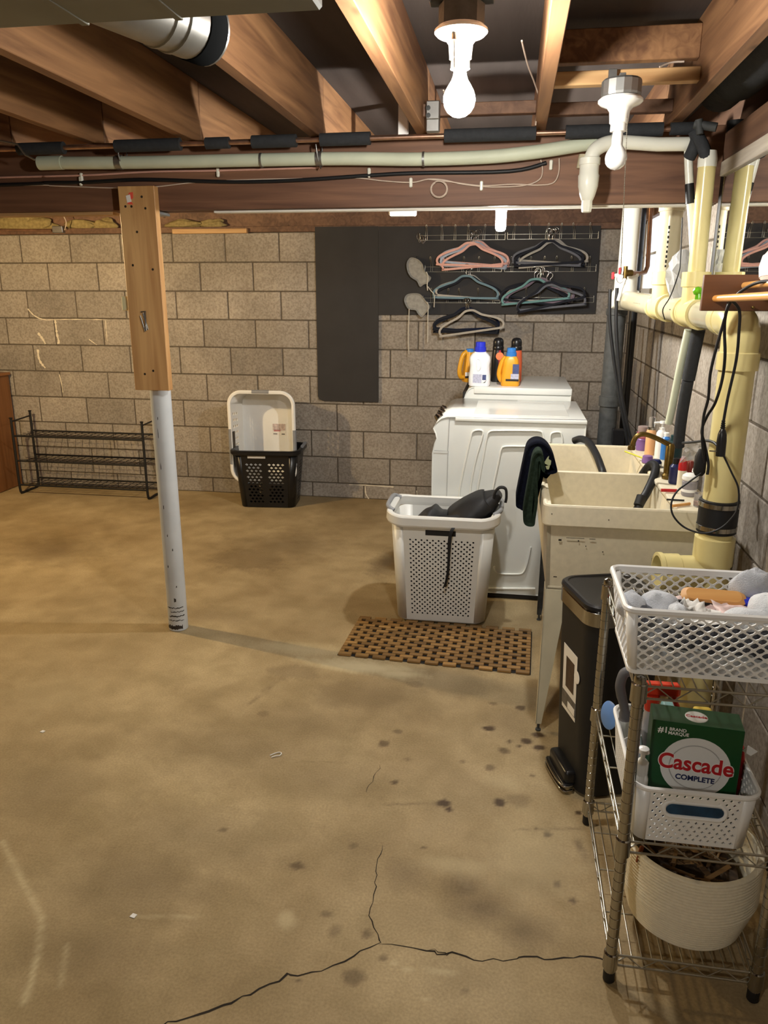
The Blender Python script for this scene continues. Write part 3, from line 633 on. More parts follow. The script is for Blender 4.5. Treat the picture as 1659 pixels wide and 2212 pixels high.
for x, y in ((178, 384), (176, 392), (472, 373), (798, 374), (1040, 402), (1190, 357), (888, 395)):
    mb = MB(); p = PY(x, y, BY); mb.box(p+V3((0, -.006, 0)), (.012, .012, .034), .003); tag(mb.build('cable_staple', m_pvc), 'small pale cable staple on the beam', 'staple', 'cable staples on the beam')
for x, w in ((870, .10),):
    mb = MB(); p = PY(x, 458, 3.6); mb.box(p, (.12, .05, .035), .006); mb.box2((p.x-.02, 3.58, p.z+.015), (p.x+.02, 3.62, ZC-.001), 0); tag(mb.build('junction_cover', m_white), 'white plastic cover just behind the beam', 'cover')

# ------------------------------------------------------------------ lamps
def bulb_profile(R=.033, L=.115):
    return [(.001, -L), (R*.42, -L+R*.1), (R*.72, -L+R*.31), (R*.92, -L+R*.62), (R, -L+R), (R*.97, -L+R*1.25), (R*.87, -L+R*1.52), (R*.68, -L+R*1.84), (R*.50, -L+R*2.1), (.0145, -.012), (.013, 0)]
def lampholder(root, p):     # p: centre of flange underside
    mb = MB(); mb.lathe([(.02, .012), (.052, .012), (.0585, .006), (.0585, .001), (.052, -.005), (.034, -.012), (.027, -.022), (.0245, -.05), (.021, -.052), (.0215, -.07), (.019, -.071)], p, n=32)
    return mb.build('lampholder', m_porc, root)
def emissive_bulb(root, prof, p, col, watts, name='bulb', n=20):
    mb = MB(); mb.lathe(prof, p, n=n)
    A = sum(PI*(r0+r1)*math.hypot(r1-r0, z1-z0) for (r0, z0), (r1, z1) in zip(prof[:-1], prof[1:]))
    lum = watts/(PI*A)
    return mb.build(name, M_emit('glow_'+name+str(round(watts)), col, lum), root)
# lit bulb in front of the beam
p = PY(996, 72, 1.9)
L1 = thing('ceiling_lamp', 'porcelain ceiling lampholder with a glowing white bulb', 'lamp', tuple(p), group=None)
h = lampholder(L1, p)
mb = MB(); c = p+V3((-.012, -.036, -.01)); mb.tube([c, c+V3((0, 0, -.012))], .006, 8); mb.tube([c+V3((0, 0, -.01)), c+V3((.002, 0, -.07))], .0012, 5); mb.build('pull_chain', m_wire, L1)
emissive_bulb(L1, bulb_profile(.036, .098), p+V3((0, 0, -.07)), BULB_COOL, W_COOL)
mb = MB(); mb.lathe([(.05, .013), (.05, .055), (.045, .058)], p, n=8, smooth=False); mb.build('junction_box', m_iron, L1)
mb = MB(); mb.box2((p.x-.07, p.y-.02, p.z+.058), (p.x+.07, p.y+.02, ZC-.001), .002); mb.build('hanger_block', m_iron, L1)
# unlit bulb
p = PY(1340, 222, 2.33)
L2 = thing('ceiling_lamp', 'porcelain lampholder with an unlit frosted bulb and a long pull chain', 'lamp', tuple(p))
lampholder(L2, p)
mb = MB(); mb.lathe(bulb_profile(.0295, .096), p+V3((0, 0, -.07)), n=24); mb.build('bulb', m_bulb_off, L2)
mb = MB(); mb.lathe([(.03, .013), (.05, .014), (.052, .02), (.052, .05), (.048, .055), (.03, .056)], p, n=16, smooth=False); mb.build('junction_box', m_steel, L2)
mb = MB(); mb.box2((p.x-.008, p.y-.01, p.z+.055), (p.x+.008, p.y+.34, p.z+.07), .001); mb.box2((p.x-.012, 2.58, p.z+.06), (p.x+.012, 2.6, 2.165), .001); mb.build('bracket', m_steel, L2)
mb = MB(); a = p+V3((.018, -.03, -.045)); b_ = PY(1341, 592, 2.31); n = 90
for i in range(n):
    q = a.lerp(b_, i/(n-1)); mb.lathe([(.0005, -.0022), (.0018, 0), (.0005, .0022)], q, (0, 0, 1), 5)
mb.tube([a, b_], .0006, 4); mb.build('pull_chain', m_wire, L2)
mb = MB(); mb.tube([b_+V3((.010*math.cos(t), 0, -.012+.012*math.sin(t))) for t in np.linspace(0, 6.28, 14)], .001, 5); mb.build('chain_ring', m_wire, L2)
# compact fluorescent behind the beam
p = PY(1083, 452, 3.38)
L3 = thing('ceiling_lamp', 'small glowing tube bulb seen below the beam near the clothes hangers', 'lamp', tuple(p))
emissive_bulb(L3, [(.001, -.085), (.014, -.084), (.02, -.076), (.021, -.06), (.021, -.012), (.018, -.008)], p, BULB_CFL, W_CFL, n=16)
mb = MB(); mb.lathe([(.024, -.008), (.026, 0), (.024, .03), (.02, .035), (.03, .04), (.05, .06), (.05, .08)], p, n=20); mb.build('lampholder', m_porc, L3)
mb = MB(); mb.box2((p.x-.05, p.y-.05, p.z+.08), (p.x+.05, p.y+.05, ZJ+.02), .003); mb.box2((-.30, p.y-.02, ZJ+.02), (.093, p.y+.02, ZJ+.06), .002); mb.build('junction_box', m_steel, L3)
# two more bulbs of the same basement, outside the view
for (x, y, z), col, w, lab in (((-3.15, 3.52, 1.90), BULB_WARM, W_WARM, 'warm bulb in a ceiling lampholder above the shoe rack side'), ((-.95, -.9, 2.03), BULB_COOL, W_BACK, 'bare bulb in a ceiling lampholder behind the viewer')):
    t = thing('ceiling_lamp', lab, 'lamp', (x, y, z+.07)); lampholder(t, V3((x, y, z+.07))); emissive_bulb(t, bulb_profile(.033, .112), V3((x, y, z)), col, w)
    mb = MB(); mb.box2((x-.05, y-.05, z+.083), (x+.05, y+.05, ZC-.001), .002); mb.build('junction_box', m_steel, t)

# ------------------------------------------------------------------ ducts and boxes in the ceiling
mb = MB(); mb.box2((-3.2, .5, 1.897), (-.27, 1.14, 2.095), .004); duct = thing('air_duct', 'big grey rectangular metal duct hung under the joists', 'duct', (-1.7, .8, 1.9)); mb.build('trunk', m_duct, duct)
for x in (-.62, -.48): 
    mb = MB(); mb.box2((x, .498, 1.8955), (x+.012, 1.142, 2.096), .001); mb.build('seam', m_duct, duct)
d0 = PY(448, 72, 1.60); ax = (PY(235, -22, 1.38)-d0).normalized()
rd = thing('round_duct', 'short round galvanised duct with a dark domed end beside a joist', 'duct', tuple(d0))
mb = MB(); mb.lathe([(.0575, 0), (.0575, .09), (.06, .092), (.06, .10), (.0575, .102), (.0575, .125), (.06, .127), (.06, .133), (.0575, .135), (.0575, .33)], d0, ax, 28, cap=False); mb.build('pipe', m_steel, rd)
mb = MB(); mb.lathe([(.001, -.020), (.03, -.017), (.05, -.008), (.0585, .006), (.0592, .05), (.0575, .052)], d0, ax, 28); mb.build('dark_end', M('duct_end_black', srgb(22, 23, 24), 1.0, spec=0.0), rd)  # closed matte black dome over the end of the duct
bd = thing('black_duct', 'large dark insulated round duct between the last joist and the wall', 'duct', (.665, 2.0, 2.1))
mb = MB(); mb.lathe([(.088, 0), (.088, 2.2), (.08, 2.21)], (.66, .6, 2.2), (0, 1, 0), 28); mb.build('duct_sleeve', m_foam, bd)
mb = MB(); mb.lathe([(.074, 2.2), (.074, 2.42)], (.66, .6, 2.2), (0, 1, 0), 24); mb.build('inner_pipe', m_iron, bd)
eb = thing('outlet_box', 'small metal electrical box with two round knockouts between joists', 'electrical box', tuple(PY(938, 290, 2.9)))
mb = MB(); mb.box2(PY(920, 258, 2.90), PY(952, 222, 2.94), .003); mb.build('box', m_steel, eb)
mb = MB(); mb.box2(PY(920, 285, 2.91), PY(951, 258, 2.94), .003); mb.build('cover', m_steel, eb)
for x, y in ((925, 233), (925, 249)):
    mb = MB(); mb.lathe([(.008, 0), (.008, -.002), (.001, -.003)], PY(x, y, 2.899), (0, 1, 0), 14); mb.build('knockout', m_iron, eb)
cable('house_cable', [(1127, 88, 2.4), (1140, 140, 2.6), (1155, 180, 2.75), (1165, 215, 2.85), (1160, 245, 2.92), (1157, 270, 2.95)], .0026, m_line, 'loose white wire hanging beside a joist')
cable('house_cable', [(958, 195, 2.6), (968, 230, 2.8), (975, 250, 2.85)], .0022, m_line, 'short white wire above the small metal box')
cable('house_cable', [(1385, 180, 2.5), (1375, 200, 2.42), (1366, 212, 2.36)], .004, m_pvc, 'white cable entering the unlit lamp box')
cable('house_cable', [(1425, 145, 2.6), (1450, 135, 2.62), (1478, 133, 2.62)], .003, m_line, 'white cable against the dark subfloor')
box2 = tag(MB().box2(PY(113, 503, WY-.06), PY(140, 489, WY-.02), .003).build('outlet_box', m_steel), 'metal box on top of the block wall beside a pink pipe', 'electrical box')
cable('water_line', [(-30, 496), (40, 497), (112, 498)], .009, m_copper, 'pinkish copper pipe along the top of the back wall', 'pipe', WY-.04)
cable('house_cable', [(137, 466, WY-.08), (143, 480, WY-.07), (140, 497, WY-.06)], .004, m_line, 'white wire bent down into the metal wall box')

# ------------------------------------------------------------------ yellowed waste pipes along the right wall
SX, SY_ = .655, 2.40                                   # stack
def hp(Y): return V3((SX-.0613*(Y-2.4), Y, 1.4555+(Y-2.4)*.026))       # axis of the sloping pipe
stack = thing('drain_stack', 'yellowed plastic soil stack with sloping branch pipe along the right wall', 'pipe', (SX, SY_, 0))
def seg(name, prof, c, axis, mat, n=28, root=None): mb = MB(); mb.lathe(prof, c, axis, n); return mb.build(name, mat, root or stack)
Z1 = V3((0, 0, 1))
seg('lower_pipe', [(.0505, 0.002), (.0505, .62)], (SX, SY_, 0), Z1, m_cream)
tee = seg('tee', [(.052, .56), (.059, .562), (.059, .60), (.055, .603), (.055, .715), (.060, .718), (.060, .805), (.0505, .808)], (SX, SY_, 0), Z1, m_cream)
bx = V3((-1, -.12, 0)).normalized()
mb = MB(); mb.lathe([(.052, 0), (.052, .10), (.057, .103), (.057, .152), (.061, .155), (.061, .168), (.050, .168), (.048, .10)], V3((SX, SY_, .688)), bx, 28, cap=False); mb.build('branch_socket', m_cream, tee, subsurf=0)
mb = MB(); mb.lathe([(.050, .11), (.001, .11)], V3((SX, SY_, .688)), bx, 20); mb.build('dark_bore', m_blackm, tee)
rub = seg('rubber_coupling', [(.054, .822), (.0585, .824), (.0585, .925), (.054, .927)], (SX, SY_, 0), Z1, m_rubber)
for z in (.832, .905):
    seg('hose_clamp', [(.0586, z), (.0603, z+.0005), (.0603, z+.0145), (.0586, z+.015)], (SX, SY_, 0), Z1, m_chrome, 28, rub)
seg('upper_pipe', [(.0505, .80), (.0505, 1.36)], (SX, SY_, 0), Z1, m_cream)
seg('collar', [(.051, 1.318), (.0585, 1.319), (.0585, 1.368), (.053, 1.371), (.052, 1.40)], (SX, SY_, 0), Z1, m_cream)
el = [V3((SX, SY_, 1.36)), V3((SX, SY_, 1.41)), V3((SX-.001, SY_+.02, 1.44)), hp(2.46), hp(2.52)]
mb = MB(); mb.tube(smooth_path(el, 5), .0525, 24); mb.build('elbow', m_cream, stack)
AX = (hp(4.0)-hp(2.5)).normalized()
mb = MB(); mb.tube([hp(2.5), hp(4.12)], .0445, 24); mb.build('branch_pipe', m_tan, stack)
mb = MB(); mb.lathe([(.046, 0), (.052, .002), (.052, .05), (.046, .052)], hp(2.53), AX, 28); mb.build('hub', m_cream, stack)
CY_, BY_, AY_ = 2.91, 3.34, 4.115
for Y, r, nm in ((CY_, .042, 'wye_fitting'), (BY_, .046, 'wye_fitting')):
    t = hp(Y)
    mb = MB(); mb.lathe([(.046, -.105), (.0535, -.1045), (.0535, -.078), (.0485, -.076), (.0485, .058), (.0535, .06), (.0535, .09), (.046, .0905)], t, AX, 28); w = mb.build(nm, m_cream, stack)
    mb = MB(); mb.lathe([(r, 0), (r, .085), (r+.006, .087), (r+.006, .135), (r, .136)], t, Z1, 28); mb.build('branch_hub', m_cream, w)
cT = hp(CY_); mb = MB(); mb.lathe([(.0285, .08), (.0285, .475)], cT, (-.012, 0, 1), 24); mb.build('vent_pipe', m_cream, stack)
capp = cT+V3((-.012*.48, 0, .475)); mb = MB(); mb.lathe([(.03, -.005), (.031, .02), (.026, .045)], capp, Z1, 20); mb.build('cap', m_pvc, stack)
bT = hp(BY_); mb = MB(); mb.lathe([(.0445, .08), (.0445, .36), (.050, .362), (.050, .42), (.0445, .42), (.0445, .60)], bT, Z1, 28); mb.build('riser_pipe', m_tan, stack)
aT = hp(AY_); mb = MB(); mb.lathe([(.0445, .1), (.0445, .62)], aT, Z1, 28); mb.build('riser_pipe', m_pvc, stack)
mb = MB(); mb.lathe([(.052, 0), (.052, .04), (.055, .042), (.055, .13), (.058, .132), (.058, .145), (.05, .147)], aT+V3((0, 0, -.02)), Z1, 28); w = mb.build('end_fitting', m_pvc, stack)
mb = MB(); mb.lathe([(.05, -.06), (.05, .03), (.044, .06), (.02, .07)], aT, (-.9, -.1, .05), 24); mb.build('cleanout_plug', m_pvc, w)
# pvc print
for Y, s in ((3.62, .14), (3.02, .07)):
    a = hp(Y)-V3((.0447, 0, -.002)); mb = MB()
    for k in range(14): mb.box(a+AX*(k/14-.5)*s+V3((.0006, 0, 0)), (.0006, .004, random.uniform(.003, .007)), 0)
    mb.build('pipe_print', m_blackm, stack)
for k in range(9):
    mb = MB(); mb.box(bT+V3((-.012, -.0432, .30-.018*k)), (.006, .0012, random.uniform(.006, .012)), 0); mb.build('pipe_print', m_blackm, stack)

ci = thing('iron_pipe', 'dark cast iron pipe standing in the corner behind the dryer', 'pipe', (.535, 4.25, 0))
mb = MB(); mb.lathe([(.048, .002), (.048, 1.42), (.054, 1.425), (.054, 1.455)], (.535, 4.25, 0), Z1, 24); mb.build('pipe', m_iron, ci)
mb = MB(); mb.lathe([(.055, .95), (.055, 1.0)], (.535, 4.25, 0), Z1, 24); mb.build('collar', m_iron, ci)
mb = MB(); mb.tube([PY(1362, 690, 4.7), PY(1356, 820, 4.7), PY(1349, 960, 4.7), (PY(1349, 960, 4.7).x, 4.7, .01)], .009, 10); tag(mb.build('thin_conduit', m_steel), 'thin bright metal conduit beside the dark iron pipe', 'pipe')
mb = MB(); mb.box2(PY(1322, 962, 4.1), PY(1347, 925, 4.16), .004); tag(mb.build('socket_box', m_black), 'small black box behind the utility sink', 'box')
for k, (pts, lab) in enumerate((([(1318, 625), (1317, 690), (1325, 770), (1337, 850), (1352, 935), (1360, 990)], 'black washer hose hanging from the white pipe end, outer of the pair'), ([(1333, 622), (1331, 700), (1336, 780), (1344, 860), (1358, 930), (1372, 985)], 'black washer hose hanging from the white pipe end, inner of the pair'))):
    mb = MB(); mb.tube(smooth_path([PY(x, y, 4.02-.03*k) for x, y in pts], 6), .0085, 10); tag(mb.build('washer_hose', m_rubber), lab, 'hose')
cp = thing('copper_riser', 'copper water pipe with a red handled valve beside the white riser pipe', 'pipe', tuple(PY(1340, 600, 4.2)))
mb = MB(); mb.tube([PY(1407, 430, 4.25), PY(1399, 575, 4.25), PY(1394, 588, 4.23), PY(1380, 591, 4.15), PY(1362, 590, 4.02)], .011, 12); mb.build('pipe', m_copper, cp)
mb = MB(); mb.tube([PY(1364, 590, 4.02), PY(1350, 590, 4.0)], .016, 12); mb.tube([PY(1352, 575, 4.0), PY(1350, 604, 4.0)], .010, 10); mb.build('valve', m_brass, cp)
mb = MB(); mb.box2(PY(1336, 592, 3.985), PY(1343, 578, 4.0), .003); mb.box2(PY(1321, 603, 3.985), PY(1327, 588, 4.0), .003); mb.build('handle', M('red_handle', srgb(214, 50, 60), .5), cp)
mb = MB(); mb.tube(smooth_path([PY(1350, 602, 3.99), PY(1343, 622, 3.98), PY(1335, 650, 3.97)], 5), .008, 10); mb.build('hose_tail', m_white, cp)
a = PY(1390, 430, 4.5); b_ = PY(1376, 590, 4.5); mb = MB(); mb.tube([V3((a.x, 4.5, ZC-.002)), a, b_, V3((b_.x, 4.5, .003))], .022, 14); tag(mb.build('iron_riser', m_black), 'black glossy riser pipe between the white and tan plastic pipes', 'pipe')
mb = MB(); mb.lathe([(.03, 1.53), (.03, 2.098)], (.722, 3.02, 0), (0, 0, 1), 18); tag(mb.build('black_upright', m_blackm), 'black vertical cylinder between the narrow vent pipe and the mirror', 'pipe')  # plain black cylinder filling the strip beside the mirror edge
# wrapped supply pipes
for nm, pts, Y, r, mat, lab in (('supply_pipe', [(1487, 318), (1488, 360), (1491, 420), (1496, 490), (1500, 570)], 2.975, .0145, m_pvc, 'white sleeved water pipe dropping from the black elbow'),
                                ('supply_pipe', [(1487, 712), (1470, 790), (1452, 880), (1444, 915)], 3.02, .0145, m_pvcdull, 'pale sleeved water pipe leaning down to the faucet'),
                                ('supply_pipe', [(1509, 712), (1487, 820)], 2.98, .024, m_foam, 'black foam sleeved pipe leaning below the sloping drain'),
                                ('supply_pipe', [(1486, 823), (1474, 890), (1467, 945), (1466, 965)], 2.975, .0215, m_foam, 'black foam sleeved pipe ending at the faucet')):
    mb = MB(); mb.tube(smooth_path([PY(x, y, Y+(0.0 if y < 600 else (y-712)*.0003)) for x, y in pts], 4), r, 14); tag(mb.build(nm, mat), lab, 'pipe')
mb = MB(); mb.tube([PY(1489, 397, 2.974), PY(1491, 440, 2.974)], .0155, 14); tag(mb.build('tape_wrap', m_rubber), 'dark tape wrapped round the white sleeved pipe', 'tape')
mb = MB(); mb.tube(smooth_path([PY(1500, 282, 2.93), PY(1505, 300, 2.93), PY(1498, 322, 2.935), PY(1489, 340, 2.95)], 5), .021, 12); tag(mb.build('foam_elbow', m_foam), 'black foam elbow at the end of the wrapped pipe', 'pipe fitting')
mb = MB(); mb.tube(smooth_path([PY(1505, 290, 2.92), PY(1518, 315, 2.9), PY(1526, 340, 2.9)], 5), .02, 12); tag(mb.build('foam_elbow', m_foam), 'black foam stub above the narrow vent pipe', 'pipe fitting')
mb = MB(); mb.tube([PY(1500, 268, 2.88), PY(1548, 275, 2.86)], .014, 12); mb.tube([PY(1510, 258, 2.87), PY(1512, 290, 2.87)], .012, 10); tag(mb.build('valve_body', m_iron), 'dark valve body under the black round duct', 'valve')
# clear bag
random.seed(4)
mb = MB(); c = PY(1472, 585, 3.12); rings = []
for i in range(9):
    t = i/8; z = .075-.20*t; rad = (.012+.034*math.sin(PI*min(1, t*.95)**.7)); rings.append([c+V3((rad*1.1*math.cos(a)*random.uniform(.75, 1.2), rad*.6*math.sin(a)*random.uniform(.75, 1.2), z)) for a in np.linspace(0, 2*PI, 14, endpoint=False)])
mb.loft(rings, True, True, True, False); tag(mb.build('plastic_bag', M('crinkled_film', (.82, .85, .88), .15, trans=.6, ior=1.15, var=.05)), 'crumpled clear plastic bag tucked behind the drain risers', 'bag')
mb = MB(); mb.tube(smooth_path([PY(1474, 470, 3.05), PY(1470, 560, 3.05), PY(1466, 590, 3.04), PY(1448, 640, 2.98), PY(1432, 668, 2.97), PY(1436, 690, 3.0)], 6), .0022, 6); tag(mb.build('tie_string', m_rubber), 'thin dark cord tied over the sloping drain pipe', 'cord')
gk = thing('green_clip', 'small translucent green plastic clip on the sloping drain pipe', 'clip', tuple(PY(1508, 650, 2.56)))
m_green = M('green_plastic', srgb(120, 200, 40), .12, trans=.35, var=.25, scale=60)
mb = MB(); mb.lathe([(.001, -.014), (.010, -.010), (.014, 0), (.010, .010), (.001, .014)], PY(1507, 629, 2.56), (1, 0, 0), 14); mb.build('top', m_green, gk)
mb = MB(); mb.lathe([(.013, 0), (.012, .016), (.004, .02)], PY(1510, 647, 2.56), Z1, 12); mb.build('base', m_green, gk)

# mirror
MX = .678
mir = thing('wall_mirror', 'frameless mirror on the right wall reflecting the pipes and hangers', 'mirror', (MX+.01, 2.45, 1.525))
mb = MB(); mb.box2((MX, 1.95, 1.525), (MX+.005, 2.91, 1.911), .001); mb.build('glass', m_mirror, mir)
mb = MB(); mb.box2((MX+.0055, 1.955, 1.53), (MX+.02, 2.905, 1.91), 0); mb.build('backing', m_blackm, mir)
mb = MB(); mb.box2((MX-.001, 2.9105, 1.525), (MX+.02, 2.9165, 1.915), .001); mb.build('edge_trim', m_chrome, mir)
for y in (2.0, 2.8):
    mb = MB(); mb.box2((MX+.02, y, 1.55), (WX-.001, y+.06, 1.90), .001); mb.build('batten', m_piney, mir)
tb = tag(MB().box2((MX-.012, 1.9, 1.9115), (WX-.036, 2.93, 1.957), .002).build('ledge_board', M_wood('grey_board', srgb(150, 140, 126), srgb(186, 176, 160), 1, rough=.7)), 'pale weathered board along the top of the mirror', 'board')
tb2 = tag(MB().box2((MX-.004, 1.9, 1.958), (WX-.036, 2.95, 2.05), .002).build('upper_board', m_piney), 'reddish brown board above the pale board over the mirror', 'board')

# peg board with dowels
pg = thing('peg_rack', 'brown wooden board with birch dowel pegs fixed in front of the drain elbow', 'rack', (.65, 2.31, 1.487))
mb = MB(); mb.box2((.514, 2.3, 1.487), (WX-.002, 2.318, 1.583), .0015); mb.build('board', m_walnut, pg)
DW = []
for x, y in ((1546, 645), (1609, 617)):
    p = PY(x, y, 2.3); q = p+V3((0, -.50, .010)); DW.append((p, q)); mb = MB(); mb.tube([p+V3((0, .005, 0)), q], .0092, 14); mb.build('dowel', m_dowel, pg)
mb = MB(); mb.box2((.71, 2.05, 1.493), (.745, 2.2995, 1.52), .002); mb.build('side_block', m_dowel, pg)
for x, y in ((1625, 664),):
    mb = MB(); mb.lathe([(.001, -.012), (.004, -.01), (.0035, 0)], PY(x, y, 2.299), (0, 1, 0), 10); mb.build('screw', m_brass, pg)
ap = thing('hair_tool', 'rounded white and pink plastic appliance head at the end of the brown peg board', 'appliance', tuple(PY(1680, 600, 2.1)))
c = PY(1676, 578, 2.12); mb = MB(); mb.lathe([(.001, -.05), (.022, -.044), (.034, -.025), (.038, 0), (.034, .025), (.022, .044), (.001, .05)], c, (.1, .2, 1), 24); mb.build('shell', M('pale_pink_plastic', srgb(232, 206, 196), .3), ap)
mb = MB(); mb.lathe([(.0345, -.026), (.0386, -.002), (.0386, .002), (.0345, .027)], c, (.1, .2, 1), 24); mb.build('white_band', m_white2, ap)
# cords from the peg
def cord(name, pts, r, label, mat=m_rubber, n=8, k=6):
    mb = MB(); mb.tube(smooth_path(pts, k), r, n); return tag(mb.build(name, mat), label, 'cord')
d0, d1 = DW[0]
cord('extension_cord', [PY(1680, 608, 2.05), PY(1650, 608, 2.1), PY(1625, 615, 2.14), PY(1600, 630, 2.17), PY(1585, 645, 2.19), PY(1573, 662, 2.21), PY(1562, 700, 2.24), PY(1545, 760, 2.26), PY(1534, 810, 2.28), PY(1530, 860, 2.3), PY(1520, 900, 2.32), PY(1517, 950, 2.33), PY(1522, 1000, 2.34)], .0042, 'black cord draped over the birch dowel down to the sink')
cord('extension_cord', [PY(1576, 648, 2.2), PY(1572, 660, 2.22), PY(1566, 690, 2.25), PY(1565, 720, 2.27), PY(1566, 770, 2.28), PY(1560, 820, 2.29), PY(1545, 870, 2.31), PY(1527, 900, 2.33), PY(1516, 930, 2.335), PY(1522, 960, 2.34), PY(1530, 1000, 2.34), PY(1528, 1025, 2.34)], .0042, 'black cord twisted round another below the peg board')
plug = thing('hanging_plug', 'black moulded plug hanging from the birch dowel on its cord', 'plug', tuple(PY(1555, 985, 2.3)))
mb = MB(); mb.tube(smooth_path([d0+V3((0, -.13, .0115)), d0+V3((.006, -.125, 0)), PY(1597, 670, 2.2), PY(1596, 720, 2.22), PY(1590, 780, 2.25), PY(1572, 860, 2.27), PY(1563, 910, 2.28)], 6), .004, 8); mb.build('lead', m_rubber, plug)
mb = MB(); a, b_ = PY(1563, 908, 2.28), PY(1556, 985, 2.28); dv = (b_-a).normalized(); L = (b_-a).length
mb.lathe([(.004, 0), (.006, .002), (.004, .006), (.0065, .008), (.0045, .012), (.007, .014), (.005, .018), (.0075, .02), (.0055, .024), (.009, .03), (.012, .04), (.0135, .06), (.013, L), (.008, L+.001)], a, dv, 14); mb.build('body', m_black, plug)
mb = MB(); mb.tube([PY(1547, 975, 2.27), PY(1533, 974, 2.262)], .0022, 6); mb.build('prong', m_chrome, plug)
cord('extension_cord', [PY(1564, 986, 2.28), PY(1580, 1020, 2.27), PY(1595, 1055, 2.265), PY(1594, 1095, 2.265), PY(1580, 1120, 2.265), PY(1555, 1142, 2.27), PY(1520, 1152, 2.28), PY(1480, 1140, 2.3), PY(1455, 1115, 2.31), PY(1450, 1088, 2.32), PY(1462, 1062, 2.33), PY(1490, 1040, 2.34), PY(1515, 1022, 2.345)], .0028, 'thin black cord looping round the rubber coupling')
cord('extension_cord', [PY(1475, 957, 2.62), PY(1500, 955, 2.5), PY(1525, 952, 2.4), PY(1542, 956, 2.33), PY(1554, 968, 2.29)], .0042, 'black cord running from the faucet to the hanging plug')
mb = MB(); c = PY(1513, 995, 2.36); shape_box(mb, [(.022, .02, .007, -.045), (.034, .028, .009, -.034), (.032, .028, .009, .012), (.014, .016, .006, .035)], cx=0, cy=0)
for v in mb.v: v += c
tag(mb.build('power_adapter', m_blackm), 'black power adapter bundle hanging beside the yellow stack', 'adapter')

# ------------------------------------------------------------------ utility sink
X0, X1, Y0, Y1, ZR = .134, .70, 2.53, 3.65, .849
sink = thing('utility_sink', 'cream two-basin laundry tub on metal legs beside the yellow stack', 'sink', ((X0+X1)/2, (Y0+Y1)/2, 0))
def tubwall(name, a, b, t, z0, z1, inset, nx, ny):
    pass
bodyz, rimz = .532, .775
def wall_slab(mb, x0, x1, y0, y1, z0, z1, dx0=0, dx1=0, dy0=0, dy1=0):
    mb.hexa([V3((x0+dx0, y0+dy0, z0)), V3((x1+dx1, y0+dy0, z0)), V3((x1+dx1, y1+dy1, z0)), V3((x0+dx0, y1+dy1, z0)), V3((x0, y0, z1)), V3((x1, y0, z1)), V3((x1, y1, z1)), V3((x0, y1, z1))])
tk = .014
mb = MB()
wall_slab(mb, X0+.012, X1-.012, Y0+.012, Y0+.012+tk, bodyz, ZR-.006, .014, -.04, .03, .03)
wall_slab(mb, X0+.012, X1-.012, Y1-.012-tk, Y1-.012, bodyz, ZR-.006, .014, -.04, -.03, -.03)
wall_slab(mb, X0+.012, X0+.012+tk, Y0+.012, Y1-.012, bodyz, ZR-.006, .014, .014, .03, -.03)
wall_slab(mb, .575, X1-.012, Y0+.012+tk, Y1-.012-tk, bodyz, ZR-.02, -.02, -.04, .03, -.03)
mb.box2((X0+.03, Y0+.04, bodyz), (X1-.06, Y1-.04, bodyz+tk), .004)
mb.build('basin', m_tub, sink)
mb = MB(); wall_slab(mb, X0+.02, .585, 3.05, 3.08, bodyz+.01, ZR-.004, .015, 0, -.015, .015); mb.build('divider', m_tub, sink)
mb = MB(); cx, cy = (X0+X1)/2, (Y0+Y1)/2
rim_loop(mb, X1-X0, Y1-Y0, .03, [(0, rimz), (.002, rimz+.004), (.0, ZR-.006), (-.004, ZR-.001), (-.010, ZR), (-.016, ZR-.003), (-.018, rimz+.02), (-.012, rimz)], 6)
for v in mb.v: v.x += cx; v.y += cy
mb.build('rim', m_tub, sink)
mb = MB(); mb.box2((.568, Y0+.02, ZR-.022), (X1-.016, Y1-.02, ZR-.003), .006, seg=2); mb.build('faucet_deck', m_tub, sink)
def leg(x, y, zt, mat, sl=0.0):
    mb = MB(); w = .085
    mb.hexa([V3((x, y, .03)), V3((x+.02, y, .03)), V3((x+.02, y+.004, .03)), V3((x, y+.004, .03)), V3((x+.008, y+.02+sl, zt)), V3((x+w, y+.02+sl, zt)), V3((x+w, y+.024+sl, zt)), V3((x+.008, y+.024+sl, zt))])
    mb.hexa([V3((x, y, .03)), V3((x+.003, y, .03)), V3((x+.003, y+.022, .03)), V3((x, y+.022, .03)), V3((x+.006, y+.02+sl, zt)), V3((x+.009, y+.02+sl, zt)), V3((x+.009, y+.10+sl, zt)), V3((x+.006, y+.10+sl, zt))])
    l = mb.build('leg', mat, sink)
    mb = MB(); mb.lathe([(.010, 0.0015), (.010, .006), (.005, .008), (.005, .05)], (x+.010, y+.008, 0), n=12); mb.build('levelling_foot', m_iron, l)
m_legp = M('cream_leg_paint', srgb(206, 198, 172), .5, var=.12, scale=8)
leg(.152, 2.508, bodyz+.002, m_legp, .03); leg(.185, 3.50, bodyz+.002, m_iron, .02); leg(.60, 2.508, bodyz+.002, m_legp, .03); leg(.60, 3.50, bodyz+.002, m_iron, .02)
# scuffs on tub
for x, y, w, h in ((1200, 1252, .012, .003), (1280, 1166, .02, .0015), (1243, 1164, .06, .0012), (1210, 1168, .01, .006), (1250, 1170, .004, .004), (1266, 1182, .003, .003), (1303, 1195, .004, .003), (1410, 1212, .002, .01), (1315, 1123, .003, .003), (1192, 1110, .003, .003)):
    mb = MB(); p = PY(x, y, 2.5398-.0 if y > 1140 else 2.529); p.y = 2.53+.042*(ZR-p.z)/.3 if y > 1140 else 2.5282
    mb.box(p, (w, .0016, h), 0); mb.build('scuff_mark', m_crack, sink)
